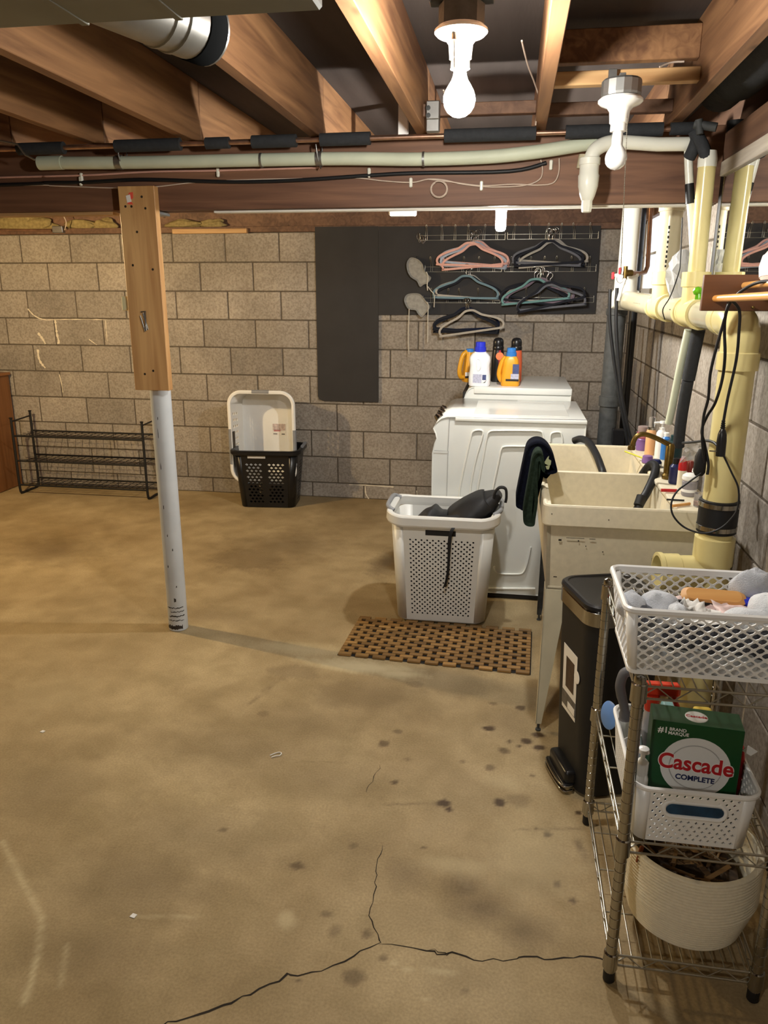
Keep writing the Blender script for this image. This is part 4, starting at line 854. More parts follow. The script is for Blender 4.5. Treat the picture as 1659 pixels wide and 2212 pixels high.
# faucet
fc = thing('sink_faucet', 'tarnished brass faucet with a long curved spout over the tub', 'faucet', (.62, 3.02, ZR))
mb = MB(); mb.tube(smooth_path([PY(1448, 962, 3.0), PY(1425, 950, 2.99), PY(1404, 941, 2.99), PY(1388, 938, 2.99), PY(1375, 943, 2.99), PY(1368, 955, 2.99), PY(1365, 968, 2.99)], 5), [.0095]*31, 14); mb.build('spout', m_brass, fc)
mb = MB(); mb.lathe([(.014, -.006), (.0145, 0), (.013, .01)], PY(1364, 968, 2.99), Z1, 14); mb.build('aerator', m_brass, fc)
fb_ = PY(1447, 975, 3.0); mb = MB(); mb.lathe([(.02, ZR-.002), (.022, ZR+.012), (.016, ZR+.02), (.017, fb_.z+.02), (.012, fb_.z+.03)], (fb_.x, 3.0, 0), Z1, 16); mb.build('body', m_brass, fc)
for dx, dy in ((.03, -.07), (.03, .08)):
    mb = MB(); q = V3((fb_.x+dx, 3.0+dy, ZR)); mb.lathe([(.018, -.002), (.016, .02), (.010, .025), (.010, .045)], q, Z1, 12); mb.tube([q+V3((0, -.028, .05)), q+V3((0, .028, .05))], .007, 8); mb.tube([q+V3((-.028, 0, .05)), q+V3((.028, 0, .05))], .007, 8); mb.build('valve_handle', m_iron, fc)
mb = MB(); mb.tube([V3((fb_.x+.03, 2.9, ZR+.018)), V3((fb_.x+.03, 3.1, ZR+.018))], .012, 10); mb.build('bridge', m_brass, fc)
# black hoses in the tub
def hose(pts, r, label):
    mb = MB(); mb.tube(smooth_path(pts, 6), r, 14); return tag(mb.build('drain_hose', m_rubber), label, 'hose')
hose([PY(1240, 952, 3.72), PY(1255, 948, 3.69), PY(1272, 956, 3.62), PY(1287, 980, 3.52), PY(1297, 1005, 3.42), PY(1304, 1030, 3.36), PY(1312, 1090, 3.34)], .0165, 'thick black drain hose hooked over the back basin of the tub')
hose([PY(1382, 1035, 3.17), PY(1395, 1015, 3.16), PY(1407, 1003, 3.13), PY(1416, 1008, 3.09), PY(1413, 1028, 3.03), PY(1398, 1062, 2.95), PY(1385, 1084, 2.92), PY(1368, 1118, 2.9)], .0165, 'thick black drain hose bent over the tub divider')
mb = MB(); mb.tube([PY(1386, 1072, 2.925), PY(1379, 1092, 2.905)], .0185, 12); tag(mb.build('hose_cuff', m_blackm), 'ragged black cuff round the bent drain hose', 'cuff')

# towels over the tub edge
def towel(pix, Y, depth, mat, label):
    t = MB(); poly = smooth_path([PY(x, y, Y) for x, y in pix], 3, True); t.soft_prism(poly, (0, depth, 0), .012); return tag(t.build('hand_towel', mat), label, 'towel')
zt = lambda L: [(1100+x/10.53, 940+y/10.53) for x, y in L]
m_navy = M('navy_cloth', srgb(14, 17, 30), .95, var=.3, scale=80, bump=.6, bscale=300, spec=.1)
m_dgreen = M('dark_green_cloth', srgb(38, 50, 40), .95, var=.3, scale=80, bump=.6, bscale=300, spec=.1)
navy = towel(zt([(150, 1600), (190, 1320), (260, 980), (340, 600), (400, 360), (490, 245), (620, 195), (760, 215), (900, 320), (1010, 500), (1075, 700), (1075, 860), (800, 880), (720, 640), (640, 540), (570, 620), (520, 900), (420, 1300), (330, 1690), (240, 1680)]), 2.93, .16, m_navy, 'folded navy towel draped over the tub edge behind the green one')
green = towel(zt([(315, 1900), (340, 1650), (420, 1200), (490, 800), (530, 580), (590, 450), (680, 405), (760, 460), (800, 600), (820, 780), (790, 850), (735, 780), (715, 640), (680, 590), (655, 680), (645, 1100), (655, 1500), (600, 1900), (570, 2060), (450, 2080), (350, 2030)]), 2.72, .12, m_dgreen, 'folded dark green towel draped over the tub edge nearest its front')
mb = MB(); mb.prism([PY(1100+x/10.53, 940+y/10.53, 2.924) for x, y in ((870, 500), (905, 470), (895, 545), (955, 580), (940, 680), (905, 690), (925, 700), (900, 780), (850, 775), (825, 700), (900, 690), (815, 650), (805, 610))], (0, -.002, 0)); ob = mb.build('towel_patch', M('pale_green_patch', srgb(168, 176, 140), .8), navy)

# ------------------------------------------------------------------ dryer and washer (fronts face the left)
def machine(name, label, xs, zs, y0, y1, prof, dx=0.0, ridges=None):
    t = thing(name, label, name, ((xs[0]+xs[1])/2, (y0+y1)/2, 0))
    poly = [V3((x+dx, y0, z)) for x, z in prof]
    mb = MB(); mb.soft_prism(poly, (0, y1-y0, 0), .006); mb.build('cabinet', m_enamel, t)
    return t
DP = [(-.345, .03), (-.358, .25), (-.366, .60), (-.366, .76), (-.356, .81), (-.346, .835), (-.352, .86), (-.364, .885), (-.350, .912), (-.325, .934), (-.295, .944), (-.25, .946), (.05, .944), (.37, .942), (.375, .935), (.375, .4), (.375, .03), (0, .03)]
DY0, DY1 = 3.745, 4.44
dryer = machine('dryer', 'white front-load dryer nearest the tub, embossed side panel showing', (-.366, .375), (0, .95), DY0, DY1, DP)
mb = MB(); mb.box2((-.255, DY0-.004, .925), (.378, DY1+.002, .944), .004, seg=2)
rim_pts = [(-.235, DY0+.02), (.36, DY0+.02), (.36, DY1-.02), (-.235, DY1-.02)]
mb.build('top_panel', m_enamel, dryer)
mb = MB(); mb.box2((-.17, DY0+.10, .9445), (.30, DY1-.09, .947), .0012); mb.build('top_inset', m_enamel, dryer)
mb = MB(); mb.box2((-.33, DY0+.01, .003), (.36, DY1-.01, .031), .002); mb.build('plinth', m_blackm, dryer)
zd = lambda L: [PY(780+x/3.318, 820+y/3.318, DY0+.0005) for x, y in L]
def emboss(pts, r=.005, k=5): 
    mb = MB(); mb.tube(smooth_path(zd(pts), k), r, 8); mb.build('pressed_ridge', m_enamel, dryer)
emboss([(700, 900), (710, 780), (745, 600), (785, 420), (800, 375), (840, 362), (872, 372), (866, 420), (825, 560), (790, 740), (775, 900)])
emboss([(820, 900), (835, 780), (875, 560), (900, 420), (925, 372), (1000, 366), (1150, 366), (1280, 370), (1305, 400), (1312, 450)])
emboss([(930, 900), (945, 780), (985, 590), (1005, 500), (1035, 480), (1120, 478), (1230, 480)])
emboss([(1355, 450), (1360, 395), (1385, 378), (1425, 378), (1438, 400), (1445, 455)])
emboss([(955, 1340), (968, 1375), (1000, 1392), (1100, 1395), (1150, 1390), (1175, 1362), (1195, 1300), (1215, 1200)])
emboss([(900, 1497), (1050, 1498), (1248, 1500)], .007)
mb = MB(); mb.tube(zd([(525, 508), (625, 512), (612, 880)]), .0012, 5); mb.tube(zd([(636, 272), (1612, 288)]), .0015, 5); mb.tube(zd([(636, 275), (622, 510)]), .0010, 5); mb.build('panel_seam', m_grey_handle, dryer)
for Y in (3.86, 4.0, 4.13):
    mb = MB(); mb.lathe([(.022, 0), (.024, .008), (.018, .022), (.015, .03), (.003, .032)], (-.338, Y, .918), (-.75, 0, .66), 16); mb.build('control_knob', m_chrome, dryer)
mb = MB(); mb.box2((-.3635, DY0+.10, .838), (-.352, DY1-.10, .862), .003); mb.build('handle_recess', m_blackm, dryer)
mb = MB(); mb.lathe([(.19, -.002), (.2, .004), (.19, .012), (.15, .014), (.001, .02)], (-.364, (DY0+DY1)/2, .50), (-1, 0, 0), 28); mb.build('door', m_enamel, dryer)
WYF0, WYF1 = 4.46, 5.14
WP = [(-.24, .03), (-.255, .25), (-.26, .60), (-.26, .80), (-.25, .86), (-.262, .92), (-.25, .965), (-.235, .99), (-.215, 1.004), (-.19, 1.008), (.05, 1.008), (.345, 1.008), (.35, 1.0), (.35, .4), (.35, .03), (0, .03)]
washer = machine('washer', 'white front-load washer beyond the dryer with detergent on top', (-.26, .35), (0, 1.0), WYF0, WYF1, WP)
mb = MB(); mb.box2((-.20, WYF0-.004, .972), (.353, WYF1, 1.009), .004, seg=2); mb.build('top_panel', m_enamel, washer)
mb = MB(); mb.box2((-.2, WYF0+.01, .003), (.33, WYF1-.01, .031), .002); mb.build('plinth', m_blackm, washer)
mb = MB(); mb.box2((-.268, WYF0+.05, .93), (-.25, WYF1-.05, .975), .004); mb.build('control_panel', m_blackm, washer)
mb = MB(); mb.lathe([(.19, -.002), (.2, .004), (.19, .012), (.15, .014), (.001, .02)], (-.258, (WYF0+WYF1)/2, .50), (-1, 0, 0), 28); mb.build('door', m_enamel, washer)

# ------------------------------------------------------------------ detergent bottles on the washer
WTOP = 1.0095
def jug(loc, rz, label, body, cap, levels, capr, caph, handle=None, lab=None, capprof=None):
    t = thing('detergent_bottle', label, 'bottle', loc, rz, 'laundry bottles on the washer')
    mb = MB(); shape_box(mb, levels, 5); mb.build('body', body, t, local=True)
    zt = levels[-1][3]; mb = MB(); mb.lathe(capprof or [(capr, 0), (capr*1.02, .004), (capr*1.0, caph*.45), (capr*.88, caph*.5), (capr*.86, caph*.95), (capr*.78, caph)], (levels_cx(levels), 0, zt-.002), n=24); mb.build('cap', cap, t, local=True)
    if handle:
        mb = MB(); mb.tube(smooth_path([V3(p) for p in handle], 6), .014, 12); mb.build('handle', body, t, local=True)
    if lab: lab(t)
    return t
def levels_cx(l): return 0
m_milky = M('milky_plastic', srgb(226, 230, 236), .35, var=.02, sub=.2)
m_orangep = M('orange_plastic', srgb(232, 160, 40), .35, var=.04)
m_navylab = M('navy_label', srgb(64, 74, 120), .5, var=.2, scale=90)
m_greylab = M('grey_print', srgb(176, 178, 200), .6, var=.2, scale=120)
def front_label(t, x, z, w, h, mat, y, rot=0, name='label'):
    mb = MB(); mb.box((x, y, z), (w, .0008, h), 0); return mb.build(name, mat, t, local=True)
def lab_white(t):
    front_label(t, -.012, .045, .05, .05, m_greylab, -.0405); front_label(t, .028, .052, .022, .03, m_navylab, -.0402)
    mb = MB(); mb.prism([V3((.02, -.0408, .02)), V3((.032, -.0408, .026)), V3((.042, -.0408, .04)), V3((.034, -.0408, .022))], (0, -.0005, 0)); mb.build('print_swoosh', m_blackm, t, local=True)
    mb = MB(); mb.tube(smooth_path([V3((-.012, -.039, .155)), V3((.002, -.041, .15)), V3((.004, -.041, .11)), V3((-.004, -.04, .092)), V3((-.016, -.039, .10)), V3((-.018, -.038, .15))], 4, True), .0035, 8, closed=True); mb.build('grip_ridge', m_milky, t, local=True)
jug(tuple(PZ(1035, 833, WTOP).to_tuple()[:2])+(WTOP,), .02, 'translucent white detergent bottle with a dark blue cap', m_milky, m_blue,
    [(.112, .07, .02, 0), (.124, .08, .025, .008), (.125, .08, .03, .05), (.116, .076, .03, .09), (.114, .076, .03, .12), (.122, .078, .03, .15), (.116, .074, .03, .168), (.09, .066, .03, .185), (.07, .06, .028, .192), (.066, .058, .028, .197)], .033, .056, lab=lab_white)
def lab_orange(t):
    front_label(t, .03, .10, .036, .055, m_navylab, -.0368); front_label(t, .026, .055, .046, .034, m_greylab, -.0372); front_label(t, .012, .036, .075, .012, m_blackm, -.0374)
pz = PZ(1097, 833, WTOP)
jug((pz.x+.012, pz.y, WTOP), -.03, 'orange detergent bottle with a light blue cap and side handle', m_orangep, m_blue2,
    [(.098, .064, .015, 0), (.108, .072, .02, .008), (.108, .072, .025, .05), (.092, .07, .025, .12), (.086, .068, .025, .15), (.07, .062, .025, .165), (.062, .058, .025, .17)], .030, .05,
    handle=[(-.03, 0, .165), (-.05, 0, .14), (-.062, 0, .10), (-.066, 0, .06), (-.052, 0, .03), (-.03, 0, .03)], lab=lab_orange)
pz = PZ(1012, 828, WTOP)
jug((pz.x-.002, pz.y+.09, WTOP), .5, 'yellow handled detergent jug half hidden behind the white bottle', M('amber_plastic', srgb(206, 148, 34), .35, var=.04), m_blue2,
    [(.07, .07, .02, 0), (.08, .075, .02, .01), (.08, .075, .02, .05), (.06, .06, .02, .13), (.05, .05, .02, .18)], .026, .02,
    handle=[(-.02, 0, .18), (-.045, 0, .16), (-.06, 0, .11), (-.066, 0, .06), (-.055, 0, .03), (-.03, 0, .03)], lab=lambda t: (front_label(t, -.03, .05, .03, .022, m_cloth_w, -.0385), front_label(t, -.03, .032, .03, .012, m_blackm, -.0385)))
CP = [(.031, 0), (.034, .006), (.034, .02), (.031, .026), (.032, .03), (.032, .05), (.028, .064), (.02, .072), (.008, .075)]
def lab_dark(colr):
    def f(t):
        front_label(t, .012, .11, .012, .16, m_red2, -.0375, name='stripe')
        mb = MB(); mb.lathe([(.001, .0), (.024, 0), (.023, -.001)], (.012, -.0372, .155), (0, 1, 0), 18); mb.build('round_print', M('peach_print', srgb(232, 130, 80), .4), t, local=True)
    return f
for (x, y, dy, body, lab, rz) in ((1072, 830, .15, m_red2, 'tall black and crimson bottle of laundry beads with a glossy black cap', 0), (1112, 830, .13, M('coral_plastic', srgb(206, 96, 60), .35, var=.05), 'tall coral bottle of laundry beads with a glossy black cap', .1)):
    pz = PZ(x, y, WTOP); jug((pz.x, pz.y+dy, WTOP), rz, lab, body if 'coral' in lab else m_black, m_black, [(.068, .06, .02, 0), (.076, .068, .025, .008), (.076, .07, .03, .12), (.07, .066, .03, .17), (.066, .062, .03, .19)], .03, .07, capprof=CP, lab=lab_dark(0) if 'crimson' in lab else None)

# ------------------------------------------------------------------ slatted wooden mat
mat = thing('wooden_mat', 'small slatted wooden bath mat on the concrete by the tub', 'mat', (-.27, 3.16, 0))
cn = [V3((-.697, 2.972, 0)), V3((.150, 2.925, 0)), V3((.166, 3.372, 0)), V3((-.678, 3.388, 0))]
fnm = bilin(cn[0], cn[1], cn[3], cn[2]); rows, cols = 15, 11; cache = None
for j in range(rows):
    v = (j+.5)/rows; off = (0.5 if j % 2 else 0.0)
    cells = [((i+off)/cols, (i+1+off)/cols) for i in range(cols-(1 if off else 0))]
    if off: cells = [(0, .5/cols)]+cells+[((cols-.5)/cols, 1)]
    for a, b in cells:
        L = .845*(b-a)-.019; half = b-a < .6/cols
        key = 'h' if half else 'f'
        if cache is None: cache = {}
        if key not in cache:
            mb = MB(); mb.box((0, 0, 0), (L, .0235, .011), .0018); o = mb.build('slat', m_bamboo, mat, local=True); cache[key] = o.data
        else:
            o = bpy.data.objects.new('slat', cache[key]); COL.objects.link(o); o.parent = mat
        p = fnm((a+b)/2, v); ang = math.atan2((fnm(b, v)-fnm(a, v)).y, (fnm(b, v)-fnm(a, v)).x)
        o.location = (p.x+.27, p.y-3.16, .0068); o.rotation_euler = (random.uniform(-.02, .02), random.uniform(-.004, .004), ang+random.uniform(-.006, .006))
mb = MB()
for i in range(2*cols):
    u = (i+.5)/cols/2; a, b = fnm(u, .01), fnm(u, .99); mb.tube([a+V3((0, 0, .0045)), b+V3((0, 0, .0045))], .0016, 5)
mb.build('lacing', m_blackm, mat)
mb = MB(); q4 = [fnm(u, v) for u, v in ((.006, .02), (.994, .02), (.994, .98), (.006, .98))]; mb.prism([p+V3((0, 0, .0002)) for p in q4], (0, 0, .0008)); mb.build('gap_shade_sheet', m_blackm, mat)  # dark sheet standing in for the shade in the gaps between slats

# ------------------------------------------------------------------ tall white hamper with round holes
HX, HY = -.275, 3.52
ham = thing('laundry_hamper', 'tall white plastic hamper with rows of round holes and a backpack inside', 'hamper', (HX, HY, .0105), .0)
mb = MB(); Bs = (.42, .30, .05, .0105+.012); Ts = (.48, .36, .06, .505)
def fr(mb, fn, ur, vr): perf(mb, fn, 12, 33, (.36, .25, .86, .61), 'square', None, True, 0, ur, vr)
def sd(mb, fn, ur, vr): perf(mb, fn, 8, 33, (.38, .27, .86, .61), 'square', None, True, 0, ur, vr)
basket_shell(mb, Bs, Ts, {'front': framed(fr, (.05, .95), (.06, .86)), 'back': framed(fr, (.05, .95), (.06, .86)), 'left': framed(sd, (.08, .92), (.06, .86)), 'right': framed(sd, (.08, .92), (.06, .86))}, 6)
mb.loft([rring(.36, .24, .05, .0105), rring(.40, .28, .05, .013), rring(.42, .30, .05, .0225)], True, True)
for v in mb.v: v.x += HX; v.y += HY
mb.build('shell', m_white, ham, solid=.003)
mb = MB()
rim_loop(mb, .48, .36, .06, [(-.002, .500), (.022, .498), (.026, .506), (.024, .540), (.020, .546), (.0, .548), (-.006, .543), (-.004, .515)], 7, zf=lambda x, y: .018*max(0, (abs(x)-.14)/.13)**2*(1 if abs(x) > .14 else 0))
for v in mb.v: v.x += HX; v.y += HY
mb.build('rim', m_white, ham)
for sx in (-1, 1):
    mb = MB(); xx = HX+sx*(.262); mb.tube(smooth_path([V3((xx-sx*.03, HY-.12, .552)), V3((xx, HY-.10, .568)), V3((xx+sx*.004, HY, .572)), V3((xx, HY+.10, .568)), V3((xx-sx*.03, HY+.12, .552))], 4), .011, 10); mb.build('side_handle', m_grey_handle, ham)
mb = MB(); yf = HY-.1775; mb.box2((HX-.075, yf-.0030, .458), (HX+.065, yf+.002, .484), .0006); mb.build('hand_slot', m_blackm, ham)
# backpack and net bag in the hamper
random.seed(11)
bp_ = thing('backpack', 'black backpack stuffed in the white hamper with a strap hanging down', 'backpack', (-.2, 3.5, .42))
m_nylon = M('black_nylon', srgb(20, 21, 25), .6, var=.25, scale=30, bump=.4, bscale=60)
m_net = M('black_mesh', srgb(34, 35, 38), .5, var=.5, scale=200, bump=.8, bscale=260)
ax0, ax1 = V3((-.29, 3.50, .42)), V3((-.018, 3.50, .630)); dv = (ax1-ax0); up = V3((-.62, 0, .78)).normalized(); sdv = V3((0, 1, 0)); rings = []
for i in range(13):
    t = i/12; c = ax0+dv*t; wv = (.02+.125*math.sin(PI*min(1, .12+t*.86))**.6); hv = (.010+.058*math.sin(PI*min(1, .14+t*.84))**.8)
    rings.append([c+sdv*wv*math.copysign(abs(math.cos(a))**.75, math.cos(a))*(1+.08*mnoise.noise(V3((t*5, a, 1))))+up*hv*math.copysign(abs(math.sin(a))**.75, math.sin(a))*(1+.25*mnoise.noise(V3((t*6, a*1.3, 4)))) for a in np.linspace(0, 2*PI, 22, endpoint=False)])
mb = MB(); mb.loft(rings, True, True, True); mb.build('bag_body', m_nylon, bp_, subsurf=1)
mb = MB(); rg = [[p+up*.006+V3((0, -.004, 0)) for p in r[3:14]] for r in rings[3:11]]; mb.loft(rg, False); mb.build('front_pocket', m_nylon, bp_, solid=.012, subsurf=1)
mb = MB(); mb.tube(smooth_path([rings[k][15]+V3((0, -.004, 0)) for k in range(2, 12)], 3), .005, 8); mb.build('zip_piping', m_blackm, bp_)
mb = MB(); a = PY(1067, 1078, 3.42); mb.band(smooth_path([PY(1066, 1080, 3.44), PY(1070, 1062, 3.44), PY(1080, 1053, 3.44), PY(1092, 1056, 3.44), PY(1094, 1072, 3.44), PY(1092, 1085, 3.44)], 5), .012, .022, (0, 1, 0)); mb.build('grab_handle', m_nylon, bp_)
st = smooth_path([PY(1010, 1110, 3.40), PY(990, 1128, 3.345), PY(978, 1142, 3.312), PY(972, 1160, 3.306), PY(970, 1190, 3.308), PY(968, 1230, 3.312), PY(964, 1255, 3.318), PY(960, 1268, 3.322)], 5)
mb = MB(); rings = []
for i, p in enumerate(st):
    w = .016*(1 if i < 20 else .75); rings.append([p+V3((-w/2, -.001, 0)), p+V3((w/2, -.001, 0)), p+V3((w/2, .001, .0)), p+V3((-w/2, .001, 0))])
mb.loft(rings, True, True, True, False); mb.build('strap', m_nylon, bp_)
mb = MB(); mb.band(smooth_path([PY(930, 1120, 3.40), PY(955, 1118, 3.38), PY(985, 1116, 3.37), PY(1010, 1108, 3.38)], 4), .022, .006, (0, -.5, .8)); mb.build('webbing', m_nylon, bp_)
nb = MB(); rings = []
c0 = [PY(880, 1132, 3.42), PY(905, 1118, 3.43), PY(930, 1104, 3.44), PY(952, 1110, 3.46), PY(975, 1122, 3.48), PY(1000, 1130, 3.48)]
for i, c in enumerate(smooth_path(c0, 3)):
    rr_ = .012+.05*math.sin(PI*(i+1)/18)
    rings.append([c+V3((0, rr_*1.6*math.cos(a)*(1+.3*mnoise.noise(V3((i*.5, a, 9)))), -.03+rr_*math.sin(a)*(1+.4*mnoise.noise(V3((i*.6, a, 2)))))) for a in np.linspace(0, 2*PI, 16, endpoint=False)])
nb.loft(rings, True, True, True); tag(nb.build('net_bag', m_net, subsurf=1), 'crumpled black mesh bag lying beside the backpack in the hamper', 'bag')

# ------------------------------------------------------------------ black basket holding a white basket by the back wall
bb = thing('laundry_basket', 'tall black plastic laundry basket with diamond holes by the back wall', 'basket', (-1.735, 5.36, .002), .10)
Bb = (.40, .27, .05, .004); Tb = (.475, .35, .06, .425)
def dm(nu, nv, two):
    def f(mb, fn, ur, vr):
        if two:
            for a, b in ((ur[0], .44), (.54, .92)): perf(mb, fn, 4, nv, (.8, .4), 'square', None, True, 0, (a, b), vr)
            mb.add([fn(.44, vr[0]), fn(.54, vr[0]), fn(.54, vr[1]), fn(.44, vr[1])], [(0, 1, 2, 3)]); mb.add([fn(.92, vr[0]), fn(ur[1], vr[0]), fn(ur[1], vr[1]), fn(.92, vr[1])], [(0, 1, 2, 3)])
        else: perf(mb, fn, nu, nv, (.8, .4), 'square', None, True, 0, ur, vr)
    return f
mb = MB(); basket_shell(mb, Bb, Tb, {'front': framed(dm(4, 13, True), (.06, .96), (.07, .80)), 'back': framed(dm(4, 13, True), (.06, .96), (.07, .80)), 'right': framed(dm(4, 13, False), (.25, .75), (.07, .80)), 'left': framed(dm(4, 13, False), (.25, .75), (.07, .80))}, 5)
mb.build('shell', m_black, bb, local=True, solid=.004)
mb = MB(); rim_loop(mb, .475, .35, .06, [(-.002, .408), (.016, .404), (.024, .412), (.024, .430), (.016, .438), (0, .440), (-.006, .432), (-.004, .416)], 8, zf=lambda x, y: (.016*math.exp(-((x+.02)/.075)**2) if abs(y) > .15 else 0)+(.018*math.exp(-(y/.09)**2) if abs(x) > .2 else 0)-.006); mb.build('rim', m_black, bb, local=True)
mb = MB(); mb.tube([(.258, -.07, .449), (.264, 0, .456), (.258, .07, .449)], .012, 10); mb.build('handle_grip', m_grey_handle, bb, local=True)
mb = MB(); mb.tube([(-.258, -.07, .449), (-.264, 0, .456), (-.258, .07, .449)], .012, 10); mb.build('handle_grip', m_grey_handle, bb, local=True)
mb = MB(); mb.box((-.06, -.1735, .388), (.13, .004, .022), .0018); mb.build('hand_slot', m_white2, bb, local=True)
# white basket standing on its end inside: its mouth faces the room
wbk = thing('laundry_basket', 'white laundry basket with grey grips standing on end in the black one', 'basket', (-1.75, 5.305, .185), .06)
m_inw = m_white2
def R90(p): return V3((p.x, -p.z, p.y))      # local: mouth (+z of the basket) towards -y
mb = MB(); Bw = (.40, .57, .07, -.15); Tw = (.468, .655, .09, .06)
def ov(mb, fn, ur, vr): perf(mb, fn, 8, 3, (.62, .34), 'square', None, False, 0, ur, vr)
basket_shell(mb, Bw, Tw, {'left': framed(ov, (.10, .90), (.40, .82)), 'right': framed(ov, (.10, .90), (.40, .82)), 'front': framed(ov, (.2, .8), (.3, .6)), 'back': None}, 6)
mb.v = [R90(v)+V3((0, 0, .335)) for v in mb.v]; mb.build('shell', m_inw, wbk, local=True, solid=.003)
mb = MB(); rim_loop(mb, .468, .655, .09, [(-.004, .052), (.008, .050), (.013, .056), (.013, .070), (.004, .076), (-.010, .074), (-.013, .066), (-.010, .056)], 8)
mb.v = [R90(v)+V3((0, 0, .335)) for v in mb.v]; mb.build('rim', m_white2, wbk, local=True)
for pts in ([(-.055, .338), (.055, .338)],):
    mb = MB(); mb.tube([V3((-.062, -.063, .335+.3295)), V3((.062, -.063, .335+.3295))], .0155, 10); mb.build('grip', m_grey_handle, wbk, local=True)
for sx in (-1, 1):
    mb = MB(); mb.tube([V3((sx*.236, -.063, .335-.20)), V3((sx*.236, -.063, .335+.06)), ], .0155, 10); mb.build('grip', m_grey_handle, wbk, local=True)
mb = MB(); mb.box((-.225, -.02, .30), (.012, .036, .14), .004); mb.build('hand_slot', m_mortar, wbk, local=True)
tg = MB(); tg.box((.075, .147, .36), (.10, .0012, .088), 0); tg_o = tg.build('paper_label', m_cloth_w, wbk, local=True)
for (x, z, w, h, mt) in ((.075, .378, .096, .05, M('pink_grey_print', srgb(196, 180, 178), .7, var=.3, scale=60)), (.045, .327, .03, .005, m_blackm), (.105, .326, .025, .006, m_blackm), (.06, .352, .05, .012, M('red_print', srgb(206, 130, 128), .7))):
    g = MB(); g.box((x, .1458, z), (w, .0012, h), 0); g.build('print', mt, tg_o, local=False) if False else g.build('print', mt, wbk, local=True)

# ------------------------------------------------------------------ shoe rack and cabinet at the far left
rk = thing('shoe_rack', 'three tier black wire shoe rack against the back wall', 'rack', (-3.22, 5.4, 0))
RX0, RX1, RY0, RY1 = -3.752, -2.685, 5.27, 5.515
for x in (RX0, RX1):
    mb = MB(); mb.tube(smooth_path([V3((x, RY0, .60)), V3((x, RY0, .3)), V3((x, RY0, .05)), V3((x, RY0+.03, .0095)), V3((x, RY0+.12, .0095)), V3((x, RY1-.03, .0095)), V3((x, RY1, .05)), V3((x, RY1, .3)), V3((x, RY1, .62))], 4), .0095, 10); mb.build('end_frame', m_blackm, rk)
    mb = MB(); mb.tube([V3((x, RY0, .575)), V3((x, RY1, .585))], .006, 8); mb.build('end_rail', m_blackm, rk)
    for y, z in ((RY0, .602), (RY1, .622)):
        mb = MB(); mb.lathe([(.009, -.006), (.015, 0), (.015, .003), (.004, .006)], (x, y, z), n=12); mb.build('finial', m_blackm, rk)
for z in (.465, .27, .078):
    mb = MB()
    for y, r in ((RY0, .0075), (RY1, .0075)): mb.tube([V3((RX0, y, z)), V3((RX1, y, z))], r, 8)
    for y in (RY0+.06, RY0+.12, RY0+.18): mb.tube([V3((RX0, y, z-.002)), V3((RX1, y, z-.002))], .0018, 5)
    for i in range(1, 19): x = RX0+(RX1-RX0)*i/19; mb.tube([V3((x, RY0, z-.004)), V3((x, RY1, z-.004))], .0022, 5)
    mb.build('rack_tier', m_blackm, rk)
cab = thing('wooden_cabinet', 'brown wooden cabinet end beside the shoe rack', 'cabinet', (-4.22, 5.28, 0))
mb = MB(); mb.box2((-4.5, 5.0, .003), (-3.93, WY-.03, .895), .004); mb.build('body', m_cab, cab)
mb = MB(); mb.box2((-4.52, 4.98, .896), (-3.915, WY-.025, .918), .004); mb.build('top', m_cab, cab)
for z0, z1 in ((.06, .45), (.48, .87)):
    mb = MB(); mb.box2((-4.46, 4.985, z0), (-3.97, 4.999, z1), .003); d_ = mb.build('door', m_cab, cab); mb = MB(); mb.lathe([(.006, 0), (.012, -.02), (.001, -.024)], (-4.0, 4.985, z1-.08), (0, 1, 0), 12); mb.build('knob', m_brass, d_)

# ------------------------------------------------------------------ black panels, hook rails and hangers on the back wall
pz0 = V3((-1.408, 0, .752))
def panel(name, poly, label):
    mb = MB(); mb.prism([V3((x, WY-.021, z)) for x, z in poly], (0, .017, 0)); return tag(mb.build(name, m_blackboard), label, 'panel')
panel('wall_board', [(-1.406, 1.976), (-1.41, .785), (-1.40, .762), (-1.375, .752), (-.952, .752), (-.952, 1.976)], 'tall narrow black panel reaching low on the block wall')
panel('wall_board', [(-.951, 1.974), (-.951, 1.378), (.560, 1.395), (.555, 1.964)], 'wide black panel behind the clothes hangers')
PF = WY-.021
def hook_rail(x0, x1, z, nh, label):
    t = thing('hook_rail', label, 'hook rail', ((x0+x1)/2, PF, z), group='wire hook rails on the black panel')
    mb = MB(); y = PF-.006
    for dz in (0, .032): mb.tube([V3((x0, y, z+dz)), V3((x1, y, z+dz))], .0022, 6)
    for x in (x0, x1): mb.tube([V3((x, y, z)), V3((x, y, z+.045))], .0022, 6)
    mb.build('rail', m_wire, t)
    for i in range(nh):
        x = x0+(x1-x0)*(i+.5)/nh+random.uniform(-.01, .01); tl = random.uniform(-.012, .012)
        mb = MB()
        for dx in (-.006, .006): mb.tube([V3((x+dx, y-.002, z)), V3((x+dx, y-.003, z+.04)), V3((x+dx*.7+tl*.5, y-.012, z+.065)), V3((x+dx*.5+tl, y-.028, z+.085))], .0017, 5)
        mb.tube(smooth_path([V3((x-.004+tl, y-.028, z+.083)), V3((x-.004+tl, y-.03, z+.094)), V3((x+tl, y-.031, z+.099)), V3((x+.004+tl, y-.03, z+.094)), V3((x+.004+tl, y-.028, z+.083))], 3), .0022, 5)
        mb.build('hook', m_wire, t)
    return t
hook_rail(-.66, -.075, 1.880, 6, 'top chrome hook rail with pink hangers'); hook_rail(-.060, .54, 1.882, 6, 'top chrome hook rail beside the pink hangers')
hook_rail(-.62, -.09, 1.672, 5, 'middle chrome hook rail with blue-grey hangers'); hook_rail(-.07, .541, 1.672, 6, 'middle chrome hook rail with mixed grey and black hangers')
